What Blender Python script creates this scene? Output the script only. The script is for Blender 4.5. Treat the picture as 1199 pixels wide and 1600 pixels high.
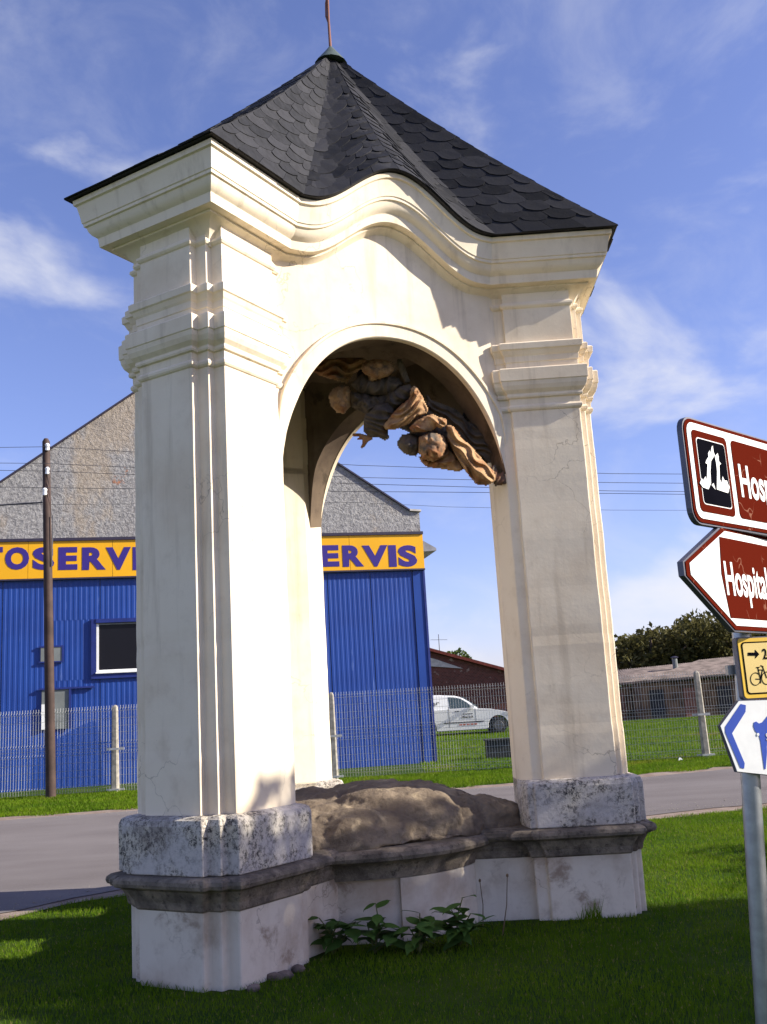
import bpy, bmesh, math, random
import numpy as np
from mathutils import Vector, Matrix, noise as mnoise

# ------------------------------------------------------------------ camera, world, sun, exposure
F, PITCH, ROLL, EYE = 1560.92, 0.2049, 0.0588, 1.28       # solved from the photograph (1199 x 1600 pixels)
SUN_AZ, SUN_EL = math.radians(5.2), math.radians(27)      # azimuth from +X (right) towards the viewer
scene = bpy.context.scene
for o in list(bpy.data.objects): bpy.data.objects.remove(o)
col = scene.collection
cam_d = bpy.data.cameras.new('camera'); cam = bpy.data.objects.new('camera', cam_d); col.objects.link(cam)
cp, sp, cr, sr = math.cos(PITCH), math.sin(PITCH), math.cos(ROLL), math.sin(ROLL)
X0 = Vector((1, 0, 0)); U0 = Vector((0, -sp, cp)); F0 = Vector((0, cp, sp))
RT = X0*cr - U0*sr; UP = X0*sr + U0*cr
cam.matrix_world = Matrix(((RT.x, UP.x, -F0.x, 0), (RT.y, UP.y, -F0.y, 0), (RT.z, UP.z, -F0.z, EYE), (0, 0, 0, 1)))
cam_d.sensor_fit = 'HORIZONTAL'; cam_d.sensor_width = 36; cam_d.lens = 36*F/1199
cam_d.clip_start = 0.05; cam_d.clip_end = 9000
scene.camera = cam
sun_vec = Vector((math.cos(SUN_AZ)*math.cos(SUN_EL), -math.sin(SUN_AZ)*math.cos(SUN_EL), math.sin(SUN_EL)))
sl = bpy.data.lights.new('sun', 'SUN'); sl.energy = 5.0; sl.angle = math.radians(0.53); sl.color = (1, .93, .8)
sun = bpy.data.objects.new('sun', sl); col.objects.link(sun)
sun.rotation_euler = sun_vec.to_track_quat('Z', 'Y').to_euler(); sun.location = (30, 0, 30)
world = bpy.data.worlds.new('World'); scene.world = world; world.use_nodes = True
wt = world.node_tree; wt.nodes.clear()
def wn(t, **k):
    n = wt.nodes.new(t)
    for a, b in k.items(): setattr(n, a, b)
    return n
wo = wn('ShaderNodeOutputWorld'); bg = wn('ShaderNodeBackground'); bg.inputs[1].default_value = 0.062
sky = wn('ShaderNodeTexSky', sky_type='NISHITA', sun_disc=False)
sky.sun_elevation = SUN_EL; sky.sun_rotation = math.atan2(sun_vec.x, sun_vec.y)
sky.air_density = 1.0; sky.dust_density = .6; sky.ozone_density = 3.0
tc = wn('ShaderNodeTexCoord'); sx = wn('ShaderNodeSeparateXYZ')
wt.links.new(tc.outputs['Generated'], sx.inputs[0])
mp = wn('ShaderNodeMapping'); mp.inputs['Scale'].default_value = (1.0, 1.0, 1.9); mp.inputs['Location'].default_value = (7.7, 4.1, .55)
wt.links.new(tc.outputs['Generated'], mp.inputs[0])
n1 = wn('ShaderNodeTexNoise'); n1.inputs['Scale'].default_value = 4.2; n1.inputs['Detail'].default_value = 8; n1.inputs['Roughness'].default_value = .52; n1.inputs['Distortion'].default_value = .35
wt.links.new(mp.outputs[0], n1.inputs['Vector'])
cov = wn('ShaderNodeMapRange'); cov.inputs[1].default_value = .02; cov.inputs[2].default_value = .42; cov.inputs[3].default_value = .10; cov.inputs[4].default_value = -.07
wt.links.new(sx.outputs[2], cov.inputs[0])
ad = wn('ShaderNodeMath', operation='ADD'); wt.links.new(n1.outputs[0], ad.inputs[0]); wt.links.new(cov.outputs[0], ad.inputs[1])
cr1 = wn('ShaderNodeMapRange', interpolation_type='SMOOTHSTEP'); cr1.inputs[1].default_value = .47; cr1.inputs[2].default_value = .72; cr1.inputs[3].default_value = 0; cr1.inputs[4].default_value = .85
wt.links.new(ad.outputs[0], cr1.inputs[0])
mp2 = wn('ShaderNodeMapping'); mp2.inputs['Scale'].default_value = (2.2, 1.0, 3.6); mp2.inputs['Rotation'].default_value = (0, .5, 0)
wt.links.new(tc.outputs['Generated'], mp2.inputs[0])
n2 = wn('ShaderNodeTexNoise'); n2.inputs['Scale'].default_value = 3.0; n2.inputs['Detail'].default_value = 7; n2.inputs['Roughness'].default_value = .6; n2.inputs['Distortion'].default_value = .5
wt.links.new(mp2.outputs[0], n2.inputs['Vector'])
cr2 = wn('ShaderNodeMapRange', interpolation_type='SMOOTHSTEP'); cr2.inputs[1].default_value = .45; cr2.inputs[2].default_value = .8; cr2.inputs[3].default_value = 0; cr2.inputs[4].default_value = .22
wt.links.new(n2.outputs[0], cr2.inputs[0])
mx = wn('ShaderNodeMath', operation='MAXIMUM'); wt.links.new(cr1.outputs[0], mx.inputs[0]); wt.links.new(cr2.outputs[0], mx.inputs[1])
mixc = wn('ShaderNodeMix', data_type='RGBA'); mixc.inputs['B'].default_value = (7.3, 7.35, 7.8, 1)
tint = wn('ShaderNodeMix', data_type='RGBA', blend_type='MULTIPLY'); tint.inputs['Factor'].default_value = 1; tint.inputs['B'].default_value = (1.60, 1.36, 1.74, 1)
wt.links.new(sky.outputs[0], tint.inputs['A'])
wt.links.new(mx.outputs[0], mixc.inputs['Factor']); wt.links.new(tint.outputs['Result'], mixc.inputs['A'])
wt.links.new(mixc.outputs['Result'], bg.inputs[0]); wt.links.new(bg.outputs[0], wo.inputs[0])
vs = scene.view_settings; vs.view_transform = 'Standard'; vs.look = 'None'; vs.gamma = 1; vs.exposure = 1.0; vs.use_curve_mapping = False
scene.render.engine = 'CYCLES'

# ------------------------------------------------------------------ pixel helpers (a pixel gives a direction; the plane gives the distance)
def ray(px, py):
    a, b = px-599.5, py-800
    u = (cr*a - sr*b)/F; v = (sr*a + cr*b)/F
    return Vector((u, cp + v*sp, sp - v*cp))
EYEV = Vector((0, 0, EYE))
GY = [-60, 7.5, 20, 25, 35, 45, 90, 4000]; GZ = [0, 0, .25, .27, .61, .8, 1.0, 1.0]
def g(y): return float(np.interp(y, GY, GZ))
def atY(px, py, Y): d = ray(px, py); return EYEV + d*(Y/d.y)
def onplane(px, py, P, n): d = ray(px, py); return EYEV + d*((P-EYEV).dot(n)/d.dot(n))
def ground(px, py):
    d = ray(px, py); t = 5.
    for i in range(60): t = (g(d.y*t)-EYE)/d.z
    return EYEV + d*t

# ------------------------------------------------------------------ mesh helpers
class MB:
    def __init__(s): s.v = []; s.f = []
    def add(s, vs, fs):
        b = len(s.v); s.v += [tuple(v) for v in vs]; s.f += [tuple(i+b for i in f) for f in fs]; return s
    def box(s, lo, hi, M=None):
        x0, y0, z0 = lo; x1, y1, z1 = hi
        vs = [Vector(q) for q in ((x0,y0,z0),(x1,y0,z0),(x1,y1,z0),(x0,y1,z0),(x0,y0,z1),(x1,y0,z1),(x1,y1,z1),(x0,y1,z1))]
        if M: vs = [M@v for v in vs]
        return s.add(vs, [(0,3,2,1),(4,5,6,7),(0,1,5,4),(1,2,6,5),(2,3,7,6),(3,0,4,7)])
    def tube(s, pts, rad, n=8, cap=True):
        pts = [Vector(p) for p in pts]; m = len(pts)
        if not hasattr(rad, '__len__'): rad = [rad]*m
        t0 = (pts[1]-pts[0]).normalized(); a = t0.orthogonal().normalized(); rings = []
        for i, p in enumerate(pts):
            t = (pts[min(i+1, m-1)]-pts[max(i-1, 0)]).normalized()
            a = (a - t*a.dot(t)).normalized(); b = t.cross(a)
            rings.append([p + (a*math.cos(2*math.pi*k/n)+b*math.sin(2*math.pi*k/n))*rad[i] for k in range(n)])
        vs = [v for r in rings for v in r]
        fs = [(i*n+k, i*n+(k+1) % n, (i+1)*n+(k+1) % n, (i+1)*n+k) for i in range(m-1) for k in range(n)]
        if cap: fs += [tuple(range(n))[::-1], tuple((m-1)*n+k for k in range(n))]
        return s.add(vs, fs)
    def prism(s, poly, a, b, fn):            # poly of 2D points, extruded from a to b through fn(u, v, w)
        n = len(poly)
        vs = [fn(u, v, a) for u, v in poly] + [fn(u, v, b) for u, v in poly]
        return s.add(vs, [tuple(range(n))[::-1], tuple(range(n, 2*n))] + [(i, (i+1) % n, n+(i+1) % n, n+i) for i in range(n)])
    def build(s, name, m, parent=None, smooth=False, loc=None):
        me = bpy.data.meshes.new(name); me.from_pydata(s.v, [], s.f); me.update()
        bm = bmesh.new(); bm.from_mesh(me); bmesh.ops.recalc_face_normals(bm, faces=bm.faces); bm.to_mesh(me); bm.free()
        return link(name, me, m, parent, smooth, loc)
def link(name, me, m, parent=None, smooth=False, loc=None):
    if m and not me.materials: me.materials.append(M[m] if isinstance(m, str) else m)
    if smooth:
        me.polygons.foreach_set('use_smooth', [True]*len(me.polygons))
        if smooth != True: me.set_sharp_from_angle(angle=smooth)
    o = bpy.data.objects.new(name, me); col.objects.link(o)
    if parent: o.parent = parent
    if loc is not None: o.location = loc
    return o
def tag(o, label=None, cat=None, group=None, kind=None):
    for k, v in (('label', label), ('category', cat), ('group', group), ('kind', kind)):
        if v: o[k] = v
    return o
def thing(name, label, cat, loc=(0,0,0), rz=0, group=None):
    o = bpy.data.objects.new(name, None); col.objects.link(o); o.location = loc; o.rotation_euler = (0, 0, rz); o.empty_display_size = .1
    return tag(o, label, cat, group)
def copy_obj(o, parent=None):
    c = o.copy(); col.objects.link(c); c.parent = parent
    for ch in o.children: copy_obj(ch, c)
    return c
def fast_mesh(name, verts, tri):
    me = bpy.data.meshes.new(name); nv = len(verts); nt = len(tri)
    me.vertices.add(nv); me.vertices.foreach_set('co', np.asarray(verts, np.float32).ravel())
    k = tri.shape[1]
    me.loops.add(nt*k); me.loops.foreach_set('vertex_index', np.asarray(tri, np.int32).ravel())
    me.polygons.add(nt); me.polygons.foreach_set('loop_start', np.arange(0, nt*k, k, dtype=np.int32)); me.polygons.foreach_set('loop_total', np.full(nt, k, np.int32))
    me.update(); return me
def R30(): return math.radians(32)

# ------------------------------------------------------------------ materials
M = {}
class N:
    def __init__(s, name):
        s.m = bpy.data.materials.new(name); s.m.use_nodes = True; s.t = s.m.node_tree; s.b = s.t.nodes['Principled BSDF']; M[name] = s.m
        s.geo = s.t.nodes.new('ShaderNodeNewGeometry')
    def n(s, t, **k):
        q = s.t.nodes.new(t)
        for a, b in k.items(): setattr(q, a, b)
        return q
    def l(s, a, b): s.t.links.new(a, b)
    def noise(s, scale, detail=5, rough=.55, vec=None, dist=0, stretch=None):
        q = s.n('ShaderNodeTexNoise'); q.inputs['Scale'].default_value = scale; q.inputs['Detail'].default_value = detail
        q.inputs['Roughness'].default_value = rough; q.inputs['Distortion'].default_value = dist
        v = vec or s.geo.outputs['Position']
        if stretch:
            mm = s.n('ShaderNodeMapping'); mm.inputs['Scale'].default_value = stretch; s.l(v, mm.inputs[0]); v = mm.outputs[0]
        s.l(v, q.inputs['Vector']); return q.outputs['Fac']
    def rng(s, v, a, b, c=0, d=1):
        q = s.n('ShaderNodeMapRange', interpolation_type='SMOOTHSTEP')
        for i, x in zip((1, 2, 3, 4), (a, b, c, d)): q.inputs[i].default_value = x
        s.l(v, q.inputs[0]); return q.outputs[0]
    def mix(s, f, a, b, bt='MIX'):
        q = s.n('ShaderNodeMix', data_type='RGBA', blend_type=bt)
        for x, i in ((f, 'Factor'), (a, 'A'), (b, 'B')):
            if hasattr(x, 'links'): s.l(x, q.inputs[i])
            elif i == 'Factor': q.inputs[i].default_value = x
            else: q.inputs[i].default_value = (*x, 1)
        return q.outputs['Result']
    def mul(s, a, b, op='MULTIPLY'):
        q = s.n('ShaderNodeMath', operation=op)
        for i, x in enumerate((a, b)):
            if hasattr(x, 'links'): s.l(x, q.inputs[i])
            else: q.inputs[i].default_value = x
        return q.outputs[0]
    def color(s, c):
        if hasattr(c, 'links'): s.l(c, s.b.inputs['Base Color'])
        else: s.b.inputs['Base Color'].default_value = (*c, 1)
        return s
    def rough(s, r, spec=.5, metal=0):
        if hasattr(r, 'links'): s.l(r, s.b.inputs['Roughness'])
        else: s.b.inputs['Roughness'].default_value = r
        s.b.inputs['Specular IOR Level'].default_value = spec; s.b.inputs['Metallic'].default_value = metal; return s
    def bump(s, h, st=.3, d=.01):
        q = s.n('ShaderNodeBump'); q.inputs['Strength'].default_value = st; q.inputs['Distance'].default_value = d
        s.l(h, q.inputs['Height']); s.l(q.outputs[0], s.b.inputs['Normal']); return s
    def z(s):
        q = s.n('ShaderNodeSeparateXYZ'); s.l(s.geo.outputs['Position'], q.inputs[0]); return q.outputs[2]
    def rand(s):
        q = s.n('ShaderNodeObjectInfo'); return q.outputs['Random']
def simple(name, c, r=.6, spec=.4, metal=0, var=.15, scale=6):
    k = N(name); k.color(k.mix(k.rng(k.noise(scale), .3, .7), [x*(1-var) for x in c], [min(1, x*(1+var)) for x in c])).rough(r, spec, metal); return k

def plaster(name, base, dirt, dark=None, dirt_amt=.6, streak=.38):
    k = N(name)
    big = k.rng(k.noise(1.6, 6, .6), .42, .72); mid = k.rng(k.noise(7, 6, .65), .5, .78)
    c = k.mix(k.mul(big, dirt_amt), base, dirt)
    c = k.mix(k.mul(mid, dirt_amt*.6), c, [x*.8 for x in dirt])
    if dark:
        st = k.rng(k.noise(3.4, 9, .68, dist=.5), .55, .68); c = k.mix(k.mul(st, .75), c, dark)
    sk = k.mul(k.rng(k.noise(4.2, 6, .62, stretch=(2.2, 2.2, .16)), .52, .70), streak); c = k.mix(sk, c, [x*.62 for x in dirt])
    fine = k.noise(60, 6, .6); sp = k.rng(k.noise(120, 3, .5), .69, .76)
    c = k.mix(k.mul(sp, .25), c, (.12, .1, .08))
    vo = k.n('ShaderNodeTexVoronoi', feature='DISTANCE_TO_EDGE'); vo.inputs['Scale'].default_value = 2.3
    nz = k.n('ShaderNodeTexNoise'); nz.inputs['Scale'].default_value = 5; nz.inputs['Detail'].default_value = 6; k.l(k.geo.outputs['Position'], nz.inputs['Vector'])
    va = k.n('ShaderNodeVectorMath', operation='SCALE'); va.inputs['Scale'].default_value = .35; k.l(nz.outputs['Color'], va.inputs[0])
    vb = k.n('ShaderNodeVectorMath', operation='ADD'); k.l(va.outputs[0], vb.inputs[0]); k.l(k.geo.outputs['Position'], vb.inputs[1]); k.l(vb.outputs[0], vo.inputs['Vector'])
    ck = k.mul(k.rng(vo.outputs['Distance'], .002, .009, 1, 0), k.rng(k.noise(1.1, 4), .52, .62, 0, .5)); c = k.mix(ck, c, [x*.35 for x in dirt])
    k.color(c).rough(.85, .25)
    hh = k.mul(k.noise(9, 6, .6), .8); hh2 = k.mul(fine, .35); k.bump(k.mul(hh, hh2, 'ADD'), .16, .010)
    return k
plaster('cream_plaster', (.82, .715, .56), (.66, .53, .38), dirt_amt=.6)
plaster('inner_plaster', (.17, .125, .085), (.08, .055, .04), dark=(.04, .03, .02), dirt_amt=.9)  # brown inner plaster, with the interior's shade also put into its dark colour
plaster('block_plaster', (.68, .61, .51), (.44, .34, .25), dark=(.24, .165, .115), dirt_amt=1.0, streak=.12)
k = N('lichen_stone')
c = k.mix(k.rng(k.noise(4, 6, .6), .4, .65), (.54, .50, .47), (.60, .54, .44))
s1 = k.rng(k.noise(34, 12, .85, dist=.2), .47, .56); s2 = k.rng(k.noise(4, 7, .7), .34, .60)
c = k.mix(k.mul(s1, k.mul(s2, 1.0)), c, (.035, .032, .035))
ze = k.rng(k.noise(2.5, 7, .7), .50, .66); c = k.mix(k.mul(ze, .55), c, (.15, .125, .115))
k.color(c).rough(.95, .2).bump(k.noise(45, 8, .7), .5, .012)
k = N('dark_stone')
c = k.mix(k.rng(k.noise(6, 6, .65), .35, .7), (.11, .092, .074), (.31, .255, .195)); c = k.mix(k.mul(k.rng(k.noise(22, 5, .7), .52, .7), .7), c, (.035, .028, .025))
k.color(c).rough(.95, .2).bump(k.noise(25, 8, .7), .6, .02)
k = N('rock')
c = k.mix(k.rng(k.noise(3.2, 7, .6), .35, .7), (.15, .115, .085), (.29, .23, .165)); c = k.mix(k.mul(k.rng(k.noise(14, 6, .7), .5, .72), .6), c, (.07, .05, .035))
c = k.mix(k.mul(k.rng(k.noise(5, 5, .6, dist=.6), .56, .72), .6), c, (.50, .40, .26))
k.color(c).rough(.95, .2).bump(k.noise(18, 9, .7), .8, .03)
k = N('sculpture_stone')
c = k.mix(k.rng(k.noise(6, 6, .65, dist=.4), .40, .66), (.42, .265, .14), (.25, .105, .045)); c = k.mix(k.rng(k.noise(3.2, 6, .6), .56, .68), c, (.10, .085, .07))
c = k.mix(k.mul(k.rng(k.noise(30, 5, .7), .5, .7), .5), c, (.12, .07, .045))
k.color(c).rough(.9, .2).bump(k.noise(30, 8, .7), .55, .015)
k = N('sculpture_dark')  # darker, greyer variant of the sculpture stone
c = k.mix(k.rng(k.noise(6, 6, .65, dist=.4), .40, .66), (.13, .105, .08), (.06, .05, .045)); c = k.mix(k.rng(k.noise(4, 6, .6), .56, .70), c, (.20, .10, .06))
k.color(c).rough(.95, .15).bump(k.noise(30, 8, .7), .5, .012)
k = N('slate')
r = k.rand(); c = k.mix(r, (.005, .0055, .008), (.026, .026, .031)); c = k.mix(k.mul(k.rng(k.noise(14, 5, .6), .5, .8), .4), c, (.045, .044, .046))
k.color(c).rough(k.rng(k.noise(20, 4), .3, .7, .6, .8), .18).bump(k.noise(50, 6, .7), .25, .006)
simple('roof_deck', (.02, .02, .024), .7, .3)
simple('copper', (.10, .13, .11), .5, .5, .3); simple('rust', (.20, .085, .06), .7, .3)
simple('lead_grey', (.25, .25, .27), .5, .5, .4)
k = N('asphalt')
c = k.mix(k.rng(k.noise(.8, 6, .6, stretch=(.35, 1, 1)), .3, .7), (.135, .118, .115), (.19, .17, .165))
c = k.mix(k.rng(k.noise(160, 3, .6), .6, .75), c, (.30, .28, .27)); c = k.mix(k.mul(k.rng(k.noise(120, 3, .6), .6, .75), .6), c, (.07, .06, .06))
k.color(c).rough(.95, .1).bump(k.noise(140, 4, .7), .5, .006)
k = N('shoulder_dirt')
c = k.mix(k.rng(k.noise(4, 7, .65), .35, .7), (.20, .145, .115), (.30, .24, .20)); c = k.mix(k.rng(k.noise(90, 4, .7), .58, .7), c, (.36, .32, .29))
k.color(c).rough(.95, .1).bump(k.noise(70, 6, .7), .6, .01)
k = N('lawn_soil')
c = k.mix(k.rng(k.noise(1.5, 6, .6), .35, .7), (.022, .055, .004), (.06, .09, .012)); c = k.mix(k.mul(k.rng(k.noise(9, 6, .7), .55, .75), .5), c, (.10, .075, .04))
k.color(c).rough(.95, .1).bump(k.noise(40, 6, .7), .8, .03)
def leafmat(name, a, b, sc, tr=.25, rr=.55, third=None, dry=None):
    k = N(name); c = k.mix(k.rng(k.noise(sc, 4, .6), .32, .68), a, b); c = k.mix(k.mul(k.noise(sc*11, 2), .7), c, [x*1.45 for x in b])
    if third: c = k.mix(k.rng(k.noise(sc*.6, 3, .6), .58, .72), c, third)
    if dry: c = k.mix(k.rng(k.noise(38, 2, .5), .63, .67), c, dry)
    k.color(c).rough(rr, .08); t = k.n('ShaderNodeBsdfTranslucent'); k.l(c, t.inputs[0]); m = k.n('ShaderNodeMixShader'); m.inputs[0].default_value = tr
    k.l(k.b.outputs[0], m.inputs[1]); k.l(t.outputs[0], m.inputs[2]); k.l(m.outputs[0], k.t.nodes['Material Output'].inputs[0]); return k
leafmat('grass', (.030, .092, .004), (.115, .185, .008), 1.1, .42, rr=.75, third=(.22, .215, .03), dry=(.26, .22, .08))
leafmat('leaf_tree', (.032, .040, .012), (.085, .075, .024), .35, .3, third=(.11, .065, .025))
leafmat('leaf_green', (.035, .06, .012), (.07, .10, .022), .5, .25)
leafmat('weed_leaf', (.045, .10, .02), (.075, .14, .03), 9, .25)
simple('stem', (.09, .10, .03), .7); simple('dry_stem', (.16, .11, .06), .8)
simple('bark', (.07, .052, .04), .9, .2)
k = N('rough_gable')
n_ = k.noise(13, 8, .7, dist=.25)
c = k.mix(k.rng(n_, .35, .65), (.21, .205, .21), (.38, .37, .365)); x_ = k.rng(k.noise(.55, 6, .65, stretch=(1, 1, .5)), .50, .60); c = k.mix(k.mul(x_, .45), c, (.42, .32, .21))
c = k.mix(k.rng(k.noise(2.2, 7, .7), .64, .69), c, (.36, .17, .10)); c = k.mix(k.mul(k.rng(k.noise(1.3, 6, .7), .5, .7), .5), c, (.22, .205, .20))
k.color(c).rough(.95, .15).bump(n_, .9, .06)
k = N('blue_sheet')
c = k.mix(k.rng(k.noise(1.5, 4), .3, .7), (.008, .042, .235), (.010, .052, .275)); st = k.rng(k.noise(10, 4, .6, stretch=(1.6, 1.6, .09)), .66, .74)
c = k.mix(k.mul(st, .55), c, (.16, .24, .5)); k.color(c).rough(.45, .4)
simple('blue_trim', (.012, .025, .16), .5); simple('sign_yellow', (.80, .40, .006), .45, .4, var=.05, scale=1)
simple('sign_blue', (.035, .018, .20), .5, var=.05); simple('dark_trim', (.03, .025, .05), .6)
k = N('window_glass'); k.color((.008, .008, .012)).rough(.25, .2)
simple('white_paint', (.80, .80, .78), .5, var=.04); simple('grey_panel', (.17, .185, .18), .6, var=.12, scale=3); simple('dark_void', (.02, .02, .025), .8)
simple('concrete', (.31, .285, .24), .9, .2, var=.25, scale=14); simple('wire_metal', (.55, .55, .53), .45, .5, .5, var=.1); simple('cable', (.06, .06, .07), .6)
simple('pole_paint', (.055, .034, .028), .75, .3, var=.3, scale=3); simple('porcelain', (.85, .85, .85), .25)
k = N('brick_far'); b = k.n('ShaderNodeTexBrick'); b.inputs['Scale'].default_value = 4.0
b.inputs['Color1'].default_value = (.16, .055, .04, 1); b.inputs['Color2'].default_value = (.10, .04, .03, 1); b.inputs['Mortar'].default_value = (.16, .10, .085, 1)
mm = k.n('ShaderNodeMapping'); mm.inputs['Rotation'].default_value = (math.pi/2, 0, 0); k.l(k.geo.outputs['Position'], mm.inputs[0]); k.l(mm.outputs[0], b.inputs['Vector'])
k.color(k.mix(k.mul(k.rng(k.noise(3.2, 5, .7), .60, .68), .8), b.outputs[0], (.40, .30, .24))).rough(.9, .2)
simple('tile_red', (.20, .05, .035), .8, .2, var=.3, scale=8); simple('shed_roof', (.12, .095, .088), .8, .2, var=.4, scale=3); simple('shed_wall', (.14, .085, .055), .9, .2, var=.5, scale=2.5)
simple('far_plaster', (.52, .48, .44), .9); simple('hill_wood', (.045, .065, .03), .95, .1, var=.4, scale=.02)
simple('car_paint', (.78, .79, .80), .25, .6, var=.02); simple('car_glass', (.05, .075, .085), .08, .6); simple('tyre', (.018, .018, .02), .8); simple('rim', (.10, .10, .105), .45, .5, .4); simple('car_print', (.05, .05, .06), .5); simple('rim_light', (.62, .63, .64), .2, .5); simple('car_red', (.45, .12, .08), .5); simple('car_orange', (.55, .26, .06), .5)
k = N('sign_brown'); v = k.n('ShaderNodeTexVoronoi', feature='DISTANCE_TO_EDGE'); v.inputs['Scale'].default_value = 7
nz = k.n('ShaderNodeTexNoise'); nz.inputs['Scale'].default_value = 9; k.l(k.geo.outputs['Position'], nz.inputs['Vector'])
va = k.n('ShaderNodeVectorMath', operation='SCALE'); va.inputs['Scale'].default_value = .12; k.l(nz.outputs['Color'], va.inputs[0])
vb = k.n('ShaderNodeVectorMath', operation='ADD'); k.l(va.outputs[0], vb.inputs[0]); k.l(k.geo.outputs['Position'], vb.inputs[1]); k.l(vb.outputs[0], v.inputs['Vector'])
k.color(k.mix(k.mul(k.rng(v.outputs['Distance'], .004, .012, 1, 0), k.rng(k.noise(14, 3), .48, .62, 0, .55)), (.085, .010, .005), (.30, .15, .10))).rough(.7, .0)
simple('sign_white', (.78, .78, .76), .4, var=.04, scale=20); simple('sign_black', (.005, .005, .008), .9, .0); simple('sign_edge', (.10, .10, .13), .4, .5, .3); simple('sign_cream', (.74, .55, .20), .4, var=.04); simple('sign_amber', (.80, .50, .05), .4)
simple('sign_ink_blue', (.03, .075, .40), .4, var=.05); simple('post_metal', (.33, .35, .37), .38, .5, .75, var=.12, scale=25); simple('shadow_box', (.03, .032, .03), .9); simple('litter', (.8, .8, .8), .6); simple('rubble', (.16, .12, .10), .95, var=.4, scale=20)

# ------------------------------------------------------------------ setting: ground, road, hill
def sheet(name, xs, yfun, m, dz, ny=1, label=None):
    mb = MB()
    rows = []
    for x in xs:
        a, b = yfun(x); ys = sorted(set([a, b] + [q for q in GY if a < q < b] + [a+(b-a)*i/ny for i in range(1, ny)]))
        rows.append([(x, a+(b-a)*i/ny) for i in range(ny+1)])
    vs = [(x, y, g(y)+dz) for r in rows for x, y in r]; w = ny+1
    mb.add(vs, [(i*w+j, (i+1)*w+j, (i+1)*w+j+1, i*w+j+1) for i in range(len(xs)-1) for j in range(ny)])
    return mb.build(name, m)
mb = MB(); ys = GY; xs = [-3000, -60, -15, 15, 60, 3000]
mb.add([(x, y, g(y)) for y in ys for x in xs], [(j*6+i, j*6+i+1, (j+1)*6+i+1, (j+1)*6+i) for j in range(len(ys)-1) for i in range(5)])
tag(mb.build('ground', 'lawn_soil'), kind='structure')
NX = [-60, -12, -5, -3.6, -2.97, -2.66, -2.25, -.5, 2.69, 4.06, 9, 60]; NY = [3.5, 5.2, 6.7, 7.3, 7.75, 8.18, 8.5, 9.7, 11.15, 11.6, 13.2, 30]
FX = [-60, -14, -5.8, -3.9, 3.8, 5.2, 12, 60]; FY = [11.5, 14.2, 15.1, 15.4, 15.95, 16.5, 18.4, 33]
near = lambda x: float(np.interp(x, NX, NY)); far = lambda x: float(np.interp(x, FX, FY))
rx = sorted(set(NX+FX+[i*.5 for i in range(-24, 25)]))
def wob(x, s, a): return a*mnoise.noise(Vector((x*1.3, s, 0)))+a*.6*mnoise.noise(Vector((x*4.1, s+7, 0)))
tag(sheet('road_shoulder', rx, lambda x: (near(x)-.06+wob(x, 3, .12), far(x)+.55+wob(x, 9, .35)), 'shoulder_dirt', .006, 12), kind='structure')
tag(sheet('road', rx, lambda x: (near(x)+.28+wob(x, 5, .10), far(x)+.05+wob(x, 1, .10)), 'asphalt', .012, 12), kind='structure')
mb = MB(); pts = []
for i in range(60):
    x = -1600+i*65
    top = 62+28*mnoise.noise(Vector((i*.09, .3, 0)))+6*mnoise.noise(Vector((i*.5, 2, 0)))
    pts.append((x, top))
mb.add([p for x, t in pts for p in ((x, 1500, -5), (x, 1640, t), (x, 1800, t*.9), (x, 2100, -5))],
       [(i*4+j, i*4+4+j, i*4+5+j, i*4+1+j) for i in range(59) for j in range(3)])
tag(mb.build('hill', 'hill_wood', smooth=True), kind='structure')

# ------------------------------------------------------------------ the shrine: three radial piers, concave arched bays, slate roof
CX, CY, PSI = -.2785, 7.0134, -.0275
RO, WL, SS, NN, RTI, H = 1.7834, .2000, .0792, .0489, 1.2118, .3584
AZ = [0, math.radians(120), math.radians(240)]
shrine = thing('shrine', 'cream three-pier baroque wayside shrine with open arches and dark slate roof', 'shrine', (CX, CY, 0), PSI)
half = [(1.06, .16), (1.142, .335), (RTI, .335), (RTI, H), (RO-2*NN, H), (RO-2*NN, H-SS), (RO-NN, H-SS), (RO-NN, WL), (RO, WL)]
ring0 = [(r, t) for r, t in half[::-1]]
ring0 = [(r, -t) for r, t in half] + ring0            # CCW around the pier
NR = len(ring0)
def edge_normals(pts):
    n = len(pts); out = []
    for i in range(n):
        a = Vector(pts[i]); b = Vector(pts[(i+1) % n]); d = (b-a).normalized(); out.append(Vector((d.y, -d.x)))
    return out
def miter(pts):
    en = edge_normals(pts); res = []
    for i in range(len(pts)):
        a, b = en[i-1], en[i]; s = 1+a.dot(b); res.append((a+b)/max(s, .3))
    return res
halfB = [(.45, .28), (1.165, .28)] + half[1:]
ringB = [(r, -t) for r, t in halfB] + halfB[::-1]
def ring(o, z, base=ring0):
    res = []
    for (r, t), m in zip(base, miter(base)):
        w = 1 if r > 1.12 else 0
        res.append((r+m.x*o*w, t+m.y*o*w, z))
    return res
def stack(prof, name, m, parent=None, jit=0, base=ring0):
    mb = MB(); vs = []; NR = len(base)
    for o, z in prof: vs += ring(o, z, base)
    k = len(prof)
    fs = [(i*NR+j, i*NR+(j+1) % NR, (i+1)*NR+(j+1) % NR, (i+1)*NR+j) for i in range(k-1) for j in range(NR)]
    fs += [tuple(range(NR))[::-1], tuple((k-1)*NR+j for j in range(NR))]
    mb.add(vs, fs); o = mb.build(name, m, parent)
    b = o.modifiers.new('bevel', 'BEVEL'); b.width = .004 if not jit else jit; b.segments = 2; b.limit_method = 'ANGLE'; b.angle_limit = math.radians(50)
    return o
pier = stack([(.0035*mnoise.noise(Vector((z_*.21, 3.7, 0)))+.002*mnoise.noise(Vector((z_*.9, 1.7, 0))), .80+z_*2.56/40) for z_ in range(41)], 'pier', 'cream_plaster', shrine, .007)
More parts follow.
